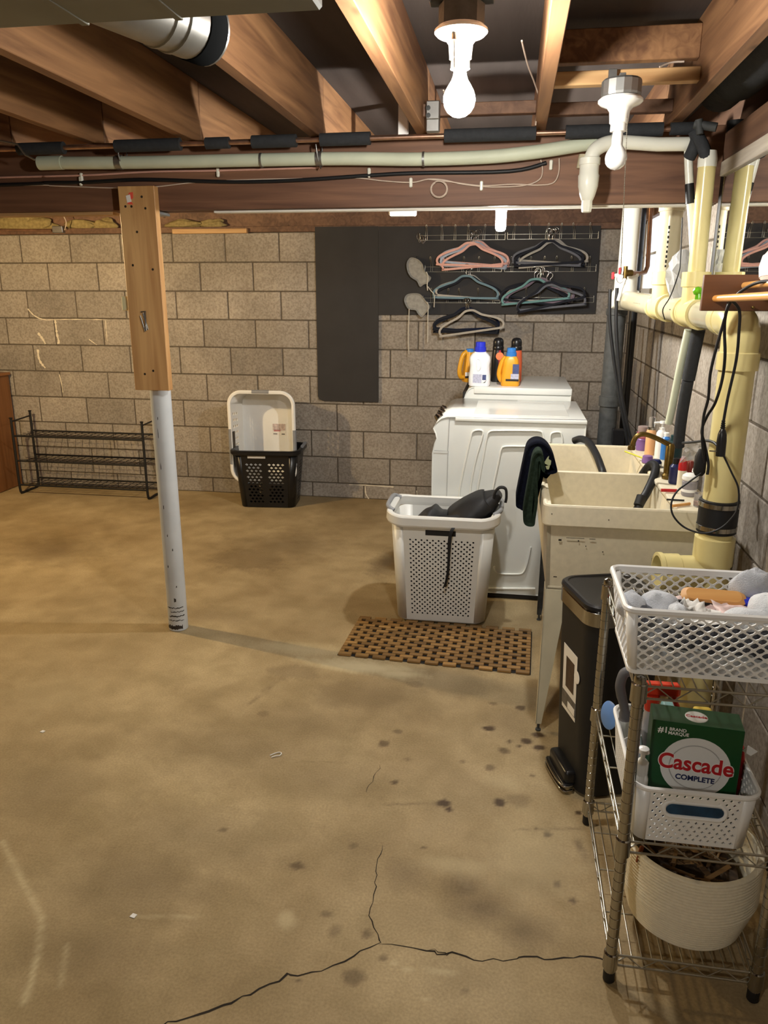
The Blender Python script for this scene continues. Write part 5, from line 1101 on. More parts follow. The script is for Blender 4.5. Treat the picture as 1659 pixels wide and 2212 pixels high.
hook_rail(-.63, -.09, 1.464, 5, 'lowest chrome hook rail with the black hangers'); hook_rail(-.07, .541, 1.470, 6, 'lowest chrome hook rail with no hangers of its own')
def make_hanger(mat, nm):
    hs = [(0, -.078), (.03, -.082), (.055, -.098), (.085, -.118), (.14, -.137), (.19, -.158), (.216, -.178), (.224, -.20), (.215, -.218), (.195, -.224)]
    path = [V3((x, 0, z)) for x, z in hs]+[V3((-x, 0, z)) for x, z in reversed(hs[1:])]
    t = bpy.data.objects.new(nm, None); COL.objects.link(t); t.empty_display_size = .03
    mb = MB(); mb.band(smooth_path(path, 3, True), .015, .006, (0, 1, 0), closed=True); mb.build('body', mat, t, local=True)
    hk = [V3((0, 0, -.082)), V3((0, 0, -.045)), V3((.004, 0, -.038)), V3((.016, 0, -.028)), V3((.019, 0, -.015)), V3((.012, 0, -.003)), V3((0, 0, 0)), V3((-.012, 0, -.004)), V3((-.018, 0, -.016)), V3((-.016, 0, -.024))]
    mb = MB(); mb.tube(smooth_path(hk, 3), .0019, 6); mb.build('hook', m_chrome, t, local=True)
    return t
HC_ = {'pink': srgb(226, 176, 164), 'pale blue': srgb(176, 188, 204), 'blue-grey': srgb(112, 138, 150), 'grey': srgb(104, 106, 114), 'black': srgb(34, 36, 44), 'beige': srgb(176, 170, 160), 'mauve': srgb(138, 120, 132), 'teal': srgb(110, 150, 150), 'navy': srgb(24, 30, 52)}
protos = {}
def hang(colour, x, z, k, rot, tilt, label, group):
    y = PF-.036-.011*k
    if colour not in protos:
        protos[colour] = make_hanger(M('velvet_'+colour.replace(' ', '_'), HC_[colour], .8, var=.06, scale=60, spec=.2), 'clothes_hanger'); t = protos[colour]
    else: t = copy_thing(protos[colour])
    t.location = (x, y, z); t.rotation_euler = (0, tilt, rot); tag(t, label, 'hanger', group)
ORD = ('nearest the wall', 'second from the wall', 'third from the wall', 'fourth from the wall', 'fifth from the wall', 'sixth from the wall')
def bundle(group, c, rows, labels, z_step=.003):
    n = len(rows); cols_ = [r[0] for r in rows]
    labels = dict(labels); base = dict(labels)
    for k, (col, tl, dx, dz) in enumerate(rows):
        if cols_.count(col) > 1: labels[col] = base[col]+', '+ORD[k]
        hang(col, c.x+dx, c.z+dz-z_step*k, k, .05-.10*k/max(1, n-1)*(1 if n > 2 else 0), tl, labels[col], group)
bundle('pink and blue hangers on the top rail', PY(1020, 494, 5.5), (('pink', .07, .045, -.002), ('pale blue', .11, .035, -.006), ('pale blue', .035, .022, -.012), ('pink', -.09, .008, -.012), ('pink', .035, -.004, 0)),
       {'pink': 'pink hanger in the bundle on the top rail', 'pale blue': 'pale blue hanger behind the pink ones on the top rail'})
bundle('dark hangers on the top rail', PY(1190, 490, 5.5), (('beige', .06, .035, 0), ('grey', .03, .02, -.004), ('black', .05, .018, -.01), ('beige', -.09, .01, -.006), ('grey', .05, -.006, 0), ('black', -.06, -.014, .004)),
       {'beige': 'beige hanger in the dark bundle on the top rail', 'grey': 'grey hanger in the dark bundle on the top rail', 'black': 'black hanger in the dark bundle on the top rail'})
bundle('blue-grey hangers on the middle rail', PY(1008, 568, 5.5), (('beige', .07, .03, -.004), ('black', -.02, .014, -.008), ('blue-grey', .012, 0, 0)),
       {'beige': 'beige hanger peeping out behind the blue-grey one', 'black': 'black hanger behind the blue-grey one', 'blue-grey': 'blue-grey hanger hung in front on the middle rail'})
bundle('mixed hangers on the middle rail', PY(1157, 572, 5.5), (('black', .14, .05, -.01), ('beige', .02, .04, -.008), ('mauve', -.06, .03, -.008), ('mauve', -.03, .015, -.012), ('black', .10, .02, -.01), ('teal', -.10, -.01, 0)),
       {'black': 'black hanger in the mixed bundle on the middle rail', 'beige': 'beige hanger in the mixed bundle on the middle rail', 'mauve': 'mauve hanger in the mixed bundle on the middle rail', 'teal': 'pale teal hanger in the mixed bundle on the middle rail'})
c = PY(1178, 588, 5.45); hang('grey', c.x+.03, c.z-.004, 7, -.05, -.10, 'slanting grey hanger behind the steeply tilted black one', None); hang('black', c.x, c.z+.008, 8, -.05, -.24, 'thin black hanger tilted steeply across the mixed bundle', None)
bundle('black hangers on the lowest rail', PY(1010, 640, 5.5), (('navy', -.05, -.012, 0), ('black', .06, .01, -.004), ('navy', .02, 0, -.002), ('black', -.03, -.012, -.004), ('black', .05, .002, 0), ('beige', -.15, .004, -.002)),
       {'navy': 'navy hanger in the bundle on the lowest rail', 'black': 'black hanger in the bundle on the lowest rail', 'beige': 'beige hanger slanting in front of the black bundle on the lowest rail'})
# two grey mesh pouches with hanging cords
m_pouch = M('grey_mesh_pouch', srgb(150, 148, 142), .8, var=.18, scale=40, bump=.5, bscale=300)
def pouch(out, cords, label):
    t = thing('mesh_pouch', label, 'pouch', tuple(PY(out[0][0], out[0][1]+60, PF-.06)))
    P = smooth_path([PY(x, y, PF-.055) for x, y in out], 3, True); mb = MB(); mb.soft_prism(P, (0, .035, 0), .012); mb.build('body', m_pouch, t)
    for cpts in cords:
        mb = MB(); mb.tube(smooth_path([PY(x, y, PF-.06) for x, y in cpts], 4), .0035, 7); mb.build('cord', M('cream_cord', srgb(206, 200, 186), .7), t)
    mb = MB(); mb.tube([P[0]+V3((.03, .02, -.01)), V3((P[0].x+.03, PF, P[0].z+.01))], .002, 5); mb.build('loop', m_blackm, t)
zp = lambda L: [(870+x/6.9125, 470+y/6.9125) for x, y in L]
pouch(zp([(130, 595), (220, 620), (290, 690), (320, 790), (370, 850), (420, 900), (370, 980), (310, 1000), (255, 1035), (210, 950), (120, 890), (70, 800), (55, 700), (80, 630)]), [zp([(350, 810), (375, 870), (365, 1010), (372, 1090)]), zp([(375, 1030), (420, 1090), (470, 1160), (468, 1340)])], 'upper grey mesh pouch with cords hung beside the hangers')
pouch(zp([(60, 1150), (150, 1130), (250, 1140), (310, 1200), (370, 1280), (410, 1320), (390, 1370), (330, 1440), (280, 1490), (220, 1430), (190, 1385), (90, 1370), (40, 1300), (20, 1220)]), [zp([(95, 1365), (92, 1500), (85, 1800), (92, 2040)]), zp([(360, 1260), (380, 1310), (375, 1500), (372, 1860)])], 'lower grey mesh pouch with two long straight cords')
for x, y in ((909, 518),):
    t = thing('key_ring', 'bunch of shiny metal clips hanging at the end of the top hook rail', 'clips', tuple(PY(x, y, PF-.03)))
    for k in range(5):
        mb = MB(); c = PY(x-6+3*k, y-8+(k*7) % 11, PF-.02-.006*k); mb.tube([c+V3((.008*math.cos(a)+.002*k, 0, .02*math.sin(a))) for a in np.linspace(0, 2*PI, 10)], .0018, 5); mb.build('clip', m_chrome, t)

# ------------------------------------------------------------------ chrome wire shelf
SH = [(.292, 1.469), (.607, 1.469), (.292, 2.02), (.607, 2.02)]
shelf = thing('wire_shelf', 'small three tier chrome wire shelf in front of the trash can', 'shelf', (.45, 1.745, 0))
pr = [(.0128, .03)]
z = .055
while z < .77:
    pr += [(.0128, z), (.0118, z+.0006), (.0118, z+.0024), (.0128, z+.003)]; z += .0254
pr += [(.0128, .778), (.011, .785), (.004, .788)]
for x, y in SH:
    mb = MB(); mb.lathe(pr, (x, y, 0), n=16); p_ = mb.build('post', m_chrome, shelf)
    mb = MB(); mb.lathe([(.0115, .001), (.0135, .004), (.0135, .028), (.0125, .032)], (x, y, 0), n=14); mb.build('foot', m_blackm, p_)
SZ = (.075, .385, .762)
for z in SZ:
    mb = MB()
    cs = [(.292, 1.469), (.607, 1.469), (.607, 2.02), (.292, 2.02)]
    for dz, r in ((0, .0030), (-.028, .0030)):
        for a, b in zip(cs, cs[1:]+cs[:1]): mb.tube([V3((a[0], a[1], z+dz)), V3((b[0], b[1], z+dz))], r, 6)
    for a, b in zip(cs, cs[1:]+cs[:1]):
        n = int(math.dist(a, b)/.034); pts = [V3((a[0]+(b[0]-a[0])*i/n, a[1]+(b[1]-a[1])*i/n, z+(0 if i % 2 else -.028))) for i in range(n+1)]; mb.tube(pts, .0018, 5)
    fr_ = mb.build('shelf_frame', m_wire, shelf)
    mb = MB(); n = 14
    for i in range(1, n): x = .292+(.607-.292)*i/n; mb.tube([V3((x, 1.469, z+.001)), V3((x, 2.02, z+.001))], .0016, 5)
    for y in (1.60, 1.745, 1.89): mb.tube([V3((.292, y, z-.003)), V3((.607, y, z-.003))], .0022, 5)
    mb.build('deck_wires', m_wire, fr_)
    for x, y in SH:
        mb = MB(); mb.lathe([(.0135, z-.036), (.0175, z-.034), (.0165, z+.006), (.0135, z+.008)], (x, y, 0), n=16); mb.build('corner_collar', m_chrome, fr_)
DECK = [z+.0035 for z in SZ]

# lattice basket on the top tier
tbk = thing('storage_basket', 'white lattice basket of cloths and papers on top of the wire shelf', 'basket', (.458, 1.577, .7895))
mb = MB(); Bq = (.378, .215, .014, .003); Tq = (.414, .250, .020, .143)
def lat(n, m_):
    def f(mb, fn, ur, vr): perf(mb, fn, n, m_, (.68, .84), 'diamond', None, True, 0, ur, vr)
    return f
basket_shell(mb, Bq, Tq, {'front': framed(lat(14, 6), (.0, 1), (.04, .94)), 'back': framed(lat(14, 6), (.0, 1), (.04, .94)), 'left': framed(lat(7, 6), (.0, 1), (.04, .94)), 'right': framed(lat(7, 6), (.0, 1), (.04, .94))}, 5)
mb.build('lattice', m_white2, tbk, local=True, solid=.0028)
mb = MB(); rim_loop(mb, .414, .25, .020, [(-.003, .139), (.004, .138), (.007, .142), (.006, .148), (.001, .151), (-.003, .148)], 6); mb.build('rim', m_white2, tbk, local=True)
mb = MB(); rim_loop(mb, .378, .215, .014, [(-.002, .0), (.0035, .0), (.0035, .008), (-.002, .008)], 6); mb.build('base_band', m_white2, tbk, local=True)
m_sock = M('grey_knit', srgb(186, 190, 198), .9, var=.12, scale=40, bump=.9, bscale=420)
m_sockd = M('charcoal_knit', srgb(86, 88, 96), .9, var=.3, scale=60, bump=.9, bscale=420)
m_sockl = M('pale_knit', srgb(214, 218, 224), .9, var=.1, scale=40, bump=.8, bscale=420)
zb = .7895
def at(x, y, Y): return PY(x, y, Y)
blob('folded_sock', at(1365, 1310, 1.53), (.030, .04, .032), m_sock, 'rolled grey sock in the corner of the lattice basket', 'sock', 1)
blob('folded_sock', at(1385, 1328, 1.51), (.032, .03, .024), m_sockd, 'charcoal knit sock beside the rolled grey one', 'sock', 2)
blob('folded_sock', at(1425, 1312, 1.54), (.046, .05, .034), m_sock, 'grey knit sock folded to a peak in the lattice basket', 'sock', 3.3, amp=.35)
blob('folded_sock', at(1458, 1325, 1.51), (.022, .035, .026), m_sockl, 'striped pale sock next to the peaked grey one', 'sock', 4)
blob('knit_cloth', at(1625, 1272, 1.63), (.05, .03, .045), m_sock, 'grey knit cloth hanging over the back rim of the lattice basket', 'cloth', 5, amp=.2)
blob('folded_sock', at(1622, 1338, 1.50), (.055, .03, .022), m_sockl, 'pale folded sock along the front of the lattice basket', 'sock', 6)
blob('folded_sock', at(1655, 1312, 1.55), (.035, .04, .028), m_sockl, 'pale sock with blue shade at the end of the lattice basket', 'sock', 7.7)
for k, (x, y, s, mt) in enumerate(((1390, 1400, (.05, .05, .035), m_sock), (1460, 1400, (.055, .06, .04), m_sockd), (1530, 1405, (.055, .06, .042), m_sockd), (1590, 1410, (.05, .06, .04), m_sockd), (1640, 1410, (.05, .06, .04), m_sockd))):
    c = at(x, y, 1.575); c.z = zb+s[2]+.012; blob('bundled_cloth', c, s, mt, ['grey cloth bundle deep in the lattice basket', 'dark cloth bundle under the peaked sock', 'charcoal cloth bundle under the papers', 'dark cloth bundle under the wooden brush', 'dark cloth bundle at the far end of the basket'][k], 'cloth', 10+k)
br = thing('wooden_brush', 'wooden brush with black bristles lying in the lattice basket', 'brush', tuple(at(1530, 1300, 1.6)))
c = at(1540, 1292, 1.60); mb = MB(); shape_box(mb, [(.11, .03, .014, -.009), (.13, .04, .018, -.004), (.13, .04, .018, .006), (.11, .03, .014, .011)], 5)
mb.v = [Matrix.Rotation(-.08, 3, 'Z') @ Matrix.Rotation(.5, 3, 'X') @ v+c for v in mb.v]; mb.build('back', M_wood('brush_wood', srgb(206, 146, 78), srgb(226, 172, 104), 0, rough=.5, knots=False), br)
mb = MB(); random.seed(5)
for i in range(30):
    p = c+V3((-.07+.0045*i, -.016, -.008)); mb.tube([p, p+V3((-.004, -.006, -.016))], .0022, 4)
mb.tube([c+V3((-.075, -.016, -.006)), c+V3((.062, -.018, -.009))], .005, 6); mb.build('bristles', m_blackm, br)
def sheet(name, c, w, d, rot, mat, label, cat, curl=.01, seed=0):
    mb = MB(); n = 8; R = Matrix.Rotation(rot[2], 3, 'Z') @ Matrix.Rotation(rot[0], 3, 'X') @ Matrix.Rotation(rot[1], 3, 'Y')
    rows_ = [[V3(c)+R @ V3((-w/2+w*i/n, -d/2+d*j/n, curl*mnoise.noise(V3((i*.45+seed, j*.45, seed))))) for i in range(n+1)] for j in range(n+1)]
    mb.loft(rows_, False); return tag(mb.build(name, mat, solid=.0012), label, cat)
m_print = M('printed_pack', srgb(222, 196, 192), .5, var=.35, scale=28)
sheet('paper_packet', at(1510, 1318, 1.56), .10, .075, (.25, 0, -.1), m_print, 'pink and white printed packet among the socks', 'packet', .014, 1)
sheet('paper_packet', at(1585, 1312, 1.57), .085, .07, (.25, .05, .15), m_print, 'printed food packet beside the wooden brush', 'packet', .014, 4)
sheet('folded_paper', at(1530, 1332, 1.52), .12, .05, (.3, .02, -.08), m_cloth_w, 'folded white instruction paper in the lattice basket', 'paper', .01, 7)
sheet('folded_paper', at(1500, 1310, 1.545), .05, .04, (.2, .2, .3), m_cloth_w, 'crumpled white paper next to the brush', 'paper', .03, 9)
mb = MB(); c = at(1640, 1302, 1.6); mb.box(c, (.09, .03, .02), .006, Matrix.Rotation(.1, 3, 'Z')); tag(mb.build('blue_pouch', m_blue), 'bright blue pouch in the lattice basket by the grey cloth', 'pouch')
# woven basket on the middle tier
wb = thing('storage_basket', 'white woven-look basket holding the dishwasher box on the middle tier', 'basket', (.429, 1.632, DECK[1]))
mb = MB(); Bv = (.232, .315, .025, .003); Tv = (.256, .342, .035, .138)
def wv(nu, nv):
    def f(mb, fn, ur, vr): perf(mb, fn, nu, nv, (.74, .26), 'square', lambda u, v: not (.26 < u < .74 and .52 < v < .90) if nu == 12 else True, True, 0, ur, vr)
    return f
basket_shell(mb, Bv, Tv, {'front': framed(wv(12, 11), (.0, 1), (.05, .96)), 'back': framed(wv(12, 11), (.0, 1), (.05, .96)), 'left': framed(wv(15, 11), (.0, 1), (.05, .96)), 'right': framed(wv(15, 11), (.0, 1), (.05, .96))}, 5)
mb.build('woven_wall', m_white2, wb, local=True, solid=.0028)
mb = MB(); rim_loop(mb, .256, .342, .035, [(-.003, .134), (.004, .133), (.006, .137), (.006, .142), (.001, .145), (-.003, .142)], 6); mb.build('rim', m_white2, wb, local=True)
mb = MB(); ring = [V3((x, -.168+(.094-z)*-.10, z)) for x, z in [(px, pz_+.094) for px, pz_ in rr(.125, .034, .0165, 6)]]; mb.tube(ring, .0048, 8, closed=True); mb.build('handle_frame', m_white2, wb, local=True)
mb = MB(); mb.prism([V3((x, -.1698-z*.10, z+.094)) for x, z in rr(.116, .027, .0132, 6)], (0, -.0008, 0)); mb.build('handle_slot', M('blue_bag_film', srgb(24, 62, 92), .3, var=.4, scale=30), wb, local=True)
# dishwasher detergent box
m_gbox = M('green_carton', srgb(14, 72, 34), .4, var=.06, scale=20)
cb = thing('detergent_box', 'green dishwasher detergent box standing in the woven basket', 'box', (.4415, 1.585, DECK[1]+.006), -.10)
mb = MB(); mb.box2((-.0935, -.04, 0), (.0935, .034, .243), .0015); mb.build('carton', m_gbox, cb, local=True)
WC = wm(cb)
fpos = lambda x, z: WC @ V3((x, -.0405, z))
FX = (WC.to_3x3() @ V3((1, 0, 0))); FZ = V3((0, 0, 1))
def fm_(x, z, off=0): p = WC @ V3((x, -.0404-off, z)); return local_frame(p, FX, FZ)
m_plate = M('plate_print', srgb(224, 224, 222), .45, var=.02)
mb = MB(); mb.lathe([(.001, 0), (.0725, 0), (.0725, .0006), (.001, .0008)], (.004, -.0402, .140), (0, -1, 0), 40); pl = mb.build('plate_print', m_plate, cb, local=True)
mb = MB(); mb.tube([V3((.004+.054*math.cos(a), -.0411, .140+.054*math.sin(a))) for a in np.linspace(0, 2*PI, 40, endpoint=False)], .0012, 5, closed=True); mb.build('plate_ring', M('plate_ring_grey', srgb(178, 178, 176), .5), cb, local=True)  # thin grey ring inside the white plate circle
m_txtred = M('print_red', srgb(186, 26, 34), .5, var=.02); m_txtwhite = M('print_white', srgb(238, 236, 232), .5, var=.01); m_txtnavy = M('print_navy', srgb(34, 42, 84), .5, var=.02)
text_mesh('Cascade', .046, m_txtwhite, cb, fm_(.004, .147, .0012), .0003, (1.0, 1.12), 'brand_outline', .0027)
text_mesh('Cascade', .046, m_txtred, cb, fm_(.004, .147, .0018), .0004, (1.0, 1.12), 'brand_lettering', .0010)
text_mesh('COMPLETE', .0165, m_txtnavy, cb, fm_(.006, .112, .0012), .0003, (1.0, 1.05), 'product_lettering', .0005)
text_mesh('#1', .020, m_txtwhite, cb, fm_(-.070, .222, .0003), .0003, (1, 1), 'small_lettering', .0004)
text_mesh('BRAND', .0105, m_txtwhite, cb, fm_(-.040, .226, .0003), .0003, (1, 1), 'small_lettering', .0002)
text_mesh('MARQUE', .0105, m_txtwhite, cb, fm_(-.038, .2165, .0003), .0003, (1, 1), 'small_lettering', .0002)
mb = MB(); mb.box2((-.083, -.0409, .0), (.091, -.0402, .048), 0); mb.build('blue_stripe', M('blue_print', srgb(16, 34, 74), .4), cb, local=True)
def topm(x, y): return local_frame(WC @ V3((x, y, .2434)), FX, WC.to_3x3() @ V3((0, 1, 0)))
mb = MB(); mb.lathe([(.001, 0), (.024, 0), (.023, .0006)], (.0, -.004, .2431), (0, 0, 1), 24); mb.build('top_print', m_plate, cb, local=True)
text_mesh('Cascade', .013, m_txtred, cb, topm(0, -.004) @ Matrix.Translation((0, 0, .0006)), .0002, (1, 1), 'top_lettering', .0003)
# other things in and around the woven basket
sp = thing('spray_bottle', 'clear spray bottle with a red trigger behind the green box', 'bottle', tuple(V3((.365, 1.68, DECK[1]+.004))))
mb = MB(); shape_box(mb, [(.06, .05, .015, 0), (.066, .056, .02, .01), (.066, .056, .02, .11), (.05, .045, .018, .16), (.03, .03, .014, .19), (.026, .026, .012, .21)], 4); mb.build('body', M('milky_clear', srgb(206, 202, 204), .25, trans=.35, var=.02), sp, local=True)
mb = MB(); shape_box(mb, [(.03, .03, .012, .20), (.034, .03, .012, .225), (.034, .03, .012, .24)], 4); mb.box((.015, 0, .255), (.09, .028, .03), .006); mb.build('spray_head', M('orange_red_plastic', srgb(206, 58, 34), .35), sp, local=True)
mb = MB(); mb.tube(smooth_path([V3((.045, 0, .248)), V3((.052, 0, .225)), V3((.062, 0, .205))], 4), .006, 8); mb.build('trigger', M('red_trigger', srgb(206, 50, 30), .35), sp, local=True)
mb = MB(); mb.box((0, -.0285, .07), (.05, .0012, .008), 0); mb.build('label_band', m_redcap, sp, local=True)
db = thing('dish_brush', 'grey handled brush standing in a white holder in the woven basket', 'brush', (.345, 1.755, DECK[1]+.004))
mb = MB(); mb.tube(smooth_path([PY(1350, 1553, 1.72), PY(1349, 1530, 1.72), PY(1342, 1500, 1.72), PY(1340, 1478, 1.72), PY(1348, 1455, 1.72), PY(1362, 1450, 1.72)], 5), [.016]+[.014]*3+[.011]*5+[.012]*17, 12); mb.build('handle', M('grey_rubber', srgb(96, 96, 100), .6), db)
mb = MB(); mb.lathe([(.026, 0), (.03, .01), (.03, .07), (.034, .09), (.031, .09), (.026, .07)], (.345, 1.70, DECK[1]+.004), n=20); mb.build('holder', m_white2, db)
wp = thing('pump_bottle', 'small white pump bottle in front of the spray bottle', 'bottle', (.328, 1.535, DECK[1]+.004))
mb = MB(); shape_box(mb, [(.03, .03, .012, 0), (.032, .032, .014, .008), (.032, .032, .014, .11), (.026, .026, .012, .122)], 4); mb.build('body', m_white2, wp, local=True)
mb = MB(); mb.lathe([(.013, .12), (.014, .124), (.014, .150), (.009, .156), (.005, .158), (.005, .176)], n=16); mb.build('collar', m_white2, wp, local=True)
mb = MB(); mb.lathe([(.003, .172), (.014, .176), (.012, .184), (.003, .187)], n=16); mb.tube([V3((0, 0, .18)), V3((-.034, -.004, .178))], .004, 8); mb.build('pump_head', m_white2, wp, local=True)
bl = thing('squeeze_bottle', 'pale bluish squeeze bottle along the inside of the woven basket', 'bottle', (.326, 1.61, DECK[1]+.004))
mb = MB(); shape_box(mb, [(.026, .05, .012, 0), (.032, .06, .015, .02), (.032, .06, .015, .10), (.026, .05, .012, .15), (.016, .03, .007, .175)], 4); mb.build('body', M('pale_blue_plastic', srgb(196, 206, 216), .3), bl, local=True)
mb = MB(); mb.box((0, -.0312, .07), (.02, .0012, .05), 0); mb.build('red_label', m_redcap, bl, local=True)
mb = MB(); mb.lathe([(.001, 0), (.036, .001), (.038, .004), (.032, .007), (.001, .008)], PY(1318, 1545, 1.90), (-.9, -.4, .2), 28); tag(mb.build('blue_dish', M('lid_blue', srgb(96, 140, 206), .4)), 'round light blue plastic dish wedged between shelf post and basket', 'dish')
sk = thing('snack_bag', 'red foil packet with a torn white tab beside the green box', 'packet', (.553, 1.60, DECK[1]+.01))
mb = MB(); rings = []
for i in range(9):
    t = i/8; c = V3((.547+.004*t, 1.61, DECK[1]+.012+.16*t)); w = .034*(1-.5*t**3); d = .012*math.sin(PI*min(.97, .1+t*.85))+.002
    rings.append([c+V3((d*math.sin(a)*1.2, w*math.cos(a)*(1+.1*mnoise.noise(V3((t*7, a, 2)))), .006*mnoise.noise(V3((a*2, t*3, 0))))) for a in np.linspace(0, 2*PI, 14, endpoint=False)])
mb.loft(rings, True, True, True); mb.build('foil', M('red_foil', srgb(176, 30, 34), .3, .2, var=.4, scale=25), sk)
mb = MB(); mb.prism([PY(x, y, 1.57) for x, y in ((1603, 1622), (1617, 1611), (1637, 1624), (1622, 1633))], (0, .0015, 0)); mb.build('torn_tab', m_cloth_w, sk)
mb = MB(); mb.box((.5365, 1.585, DECK[1]+.10), (.0015, .02, .06), 0); mb.build('dark_print', m_blackm, sk)
for x, y, Y, mt, lab in ((1480, 1537, 1.72, m_redcap, 'red wrapped sponge behind the green box'), (1520, 1533, 1.72, M('mustard_foam', srgb(196, 168, 60), .7), 'mustard sponge behind the green box'), (1450, 1520, 1.74, M('teal_bottle', srgb(110, 150, 150), .4), 'teal plastic tub behind the spray trigger')):
    c = PY(x, y, Y); mb = MB(); mb.box2((c.x-.022, Y-.02, DECK[1]+.006), (c.x+.022, Y+.02, c.z), .008, seg=2); tag(mb.build('sponge_pack' if 'sponge' in lab else 'plastic_tub', mt), lab, 'sponge' if 'sponge' in lab else 'tub')

# rope basket on the lowest tier
rb_ = thing('rope_basket', 'cream coiled rope basket of kindling on the lowest tier', 'basket', (.482, 1.636, DECK[0]))
m_rope = M('cotton_rope', srgb(232, 222, 196), .9, var=.05, scale=90, bump=.5, bscale=300)
prf = []
NR = 25
for i in range(NR):
    t = i/(NR-1); R_ = .128+.026*min(1, t*2.2)-.004*max(0, t-.6); z0 = .006+.196*t
    for q in (-1.35, -.9, -.45, 0, .45, .9, 1.35): prf.append((R_+.0055*math.cos(q), z0+.0040*math.sin(q)))
mb = MB(); mb.lathe([(.001, .002), (.12, .002)]+prf+[(prf[-1][0]-.009, prf[-1][1]), (.12, .02)], n=56, cap=False)
mb.build('coiled_wall', m_rope, rb_, local=True)
lobes = [[], []]
for s_ in (0, 1):
    a0 = PI*.93 if s_ == 0 else .22
    pts = [V3((.152*math.cos(a0+d), .152*math.sin(a0+d), .200+.05*math.cos(d/.5*PI/2))) for d in np.linspace(-.5, .5, 9)]
    mb = MB()
    for k in range(4): mb.tube([p+V3((0, 0, -.0075*k)) for p in pts], .0042, 7)
    mb.build('handle_lobe', m_rope, rb_, local=True)
mb = MB(); mb.box((-.130, -.070, .20), (.018, .004, .04), .001, Matrix.Rotation(.9, 3, 'Z') @ Matrix.Rotation(.35, 3, 'Y')); mb.build('leather_tag', M('tan_leather', srgb(150, 80, 44), .6), rb_, local=True)
random.seed(21)
m_kind = M_wood('kindling', srgb(74, 52, 30), srgb(150, 116, 72), 0, scale=60, rough=.8, rnd=.35, knots=False)
for k in range(46):
    a = random.uniform(0, 2*PI); r_ = random.uniform(0, .10); L_ = random.uniform(.04, .09); c = V3((r_*math.cos(a), r_*math.sin(a), random.uniform(.135, .185)))
    mb = MB(); w_ = random.uniform(.006, .016); mb.box((0, 0, 0), (L_, w_, .0022), .0008, Matrix.Rotation(random.uniform(0, 6.28), 3, 'Z') @ Matrix.Rotation(random.uniform(-.4, .4), 3, 'Y') @ Matrix.Rotation(random.uniform(-.7, .7), 3, 'X'))
    o = mb.build('kindling_chip', m_kind, None, local=True, loc=V3((.482, 1.636, DECK[0]))+c); tag(o, 'thin brown wood chip in the rope basket', 'wood chip', 'kindling in the rope basket')
mb = MB(); mb.lathe([(.001, .128), (.11, .13), (.112, .10), (.1, .03)], (.482, 1.636, DECK[0]), n=24); tag(mb.build('kindling_bed', M('kindling_mass', srgb(64, 48, 32), .9, var=.6, scale=70)), 'packed dark kindling filling the rope basket', 'kindling', kind='stuff')

# ------------------------------------------------------------------ trash can
tc_ = thing('trash_can', 'black step trash can with chrome band beside the tub leg', 'trash can', (.344, 2.27, 0), math.radians(-72.5))
mb = MB(); shape_box(mb, [(.22, .195, .05, .004), (.235, .21, .05, .012), (.25, .23, .05, .3), (.266, .248, .055, .595)], 6); mb.build('bin_body', m_blackm, tc_, local=True)
mb = MB(); shape_box(mb, [(.270, .252, .057, .593), (.276, .258, .058, .596), (.276, .258, .058, .638), (.270, .252, .057, .641)], 8); mb.build('chrome_band', m_chrome, tc_, local=True)
mb = MB(); shape_box(mb, [(.270, .252, .057, .640), (.278, .260, .058, .647), (.276, .258, .058, .656), (.262, .244, .052, .661), (.246, .228, .05, .6615), (.240, .222, .048, .658)], 8); mb.build('lid', m_black, tc_, local=True)
mb = MB(); mb.box((0, -.115, .050), (.15, .05, .05), .012, seg=2); pd = mb.build('pedal_housing', m_black, tc_, local=True)
mb = MB(); mb.box((0, -.128, .026), (.158, .036, .014), .005, seg=2); mb.build('pedal', m_black, tc_, local=True)
for z_ in (.028, .012):
    mb = MB(); mb.tube(smooth_path([V3((-.078, -.115, z_)), V3((-.078, -.146, z_)), V3((0, -.152, z_)), V3((.078, -.146, z_)), V3((.078, -.115, z_))], 4), .0035, 8); mb.build('chrome_trim', m_chrome, tc_, local=True)
def fpt(x, z, off=.0): return V3((x, -(.105+(.124-.105)*min(1, z/.575))-.0008-off, z))
def on_front(poly, mat, name, off=0.0): 
    mb = MB(); mb.prism([fpt(x, z, off) for x, z in poly], (0, -.0006, 0)); mb.build(name, mat, tc_, local=True)
on_front([(-.055, .24), (.055, .24), (.055, .465), (-.055, .465)], m_cloth_w, 'product_sticker')
on_front([(-.03, .325), (.035, .325), (.035, .43), (-.03, .43)], M('sticker_photo', srgb(70, 52, 40), .5, var=.4, scale=40), 'sticker_picture', .0008)
on_front([(-.055, .255), (.055, .255), (.055, .305), (-.055, .305)], M('sticker_grey', srgb(96, 92, 88), .5, var=.3, scale=50), 'sticker_strip', .0008)
on_front([(-.005, .258), (.05, .258), (.05, .282), (-.005, .282)], m_txtwhite, 'sticker_barcode', .0016)
mb = MB(); mb.lathe([(.001, 0), (.021, 0), (.02, .0008)], fpt(.058, .40, .0016), (0, -1, 0), 20); mb.build('sticker_badge', m_txtwhite, tc_, local=True)

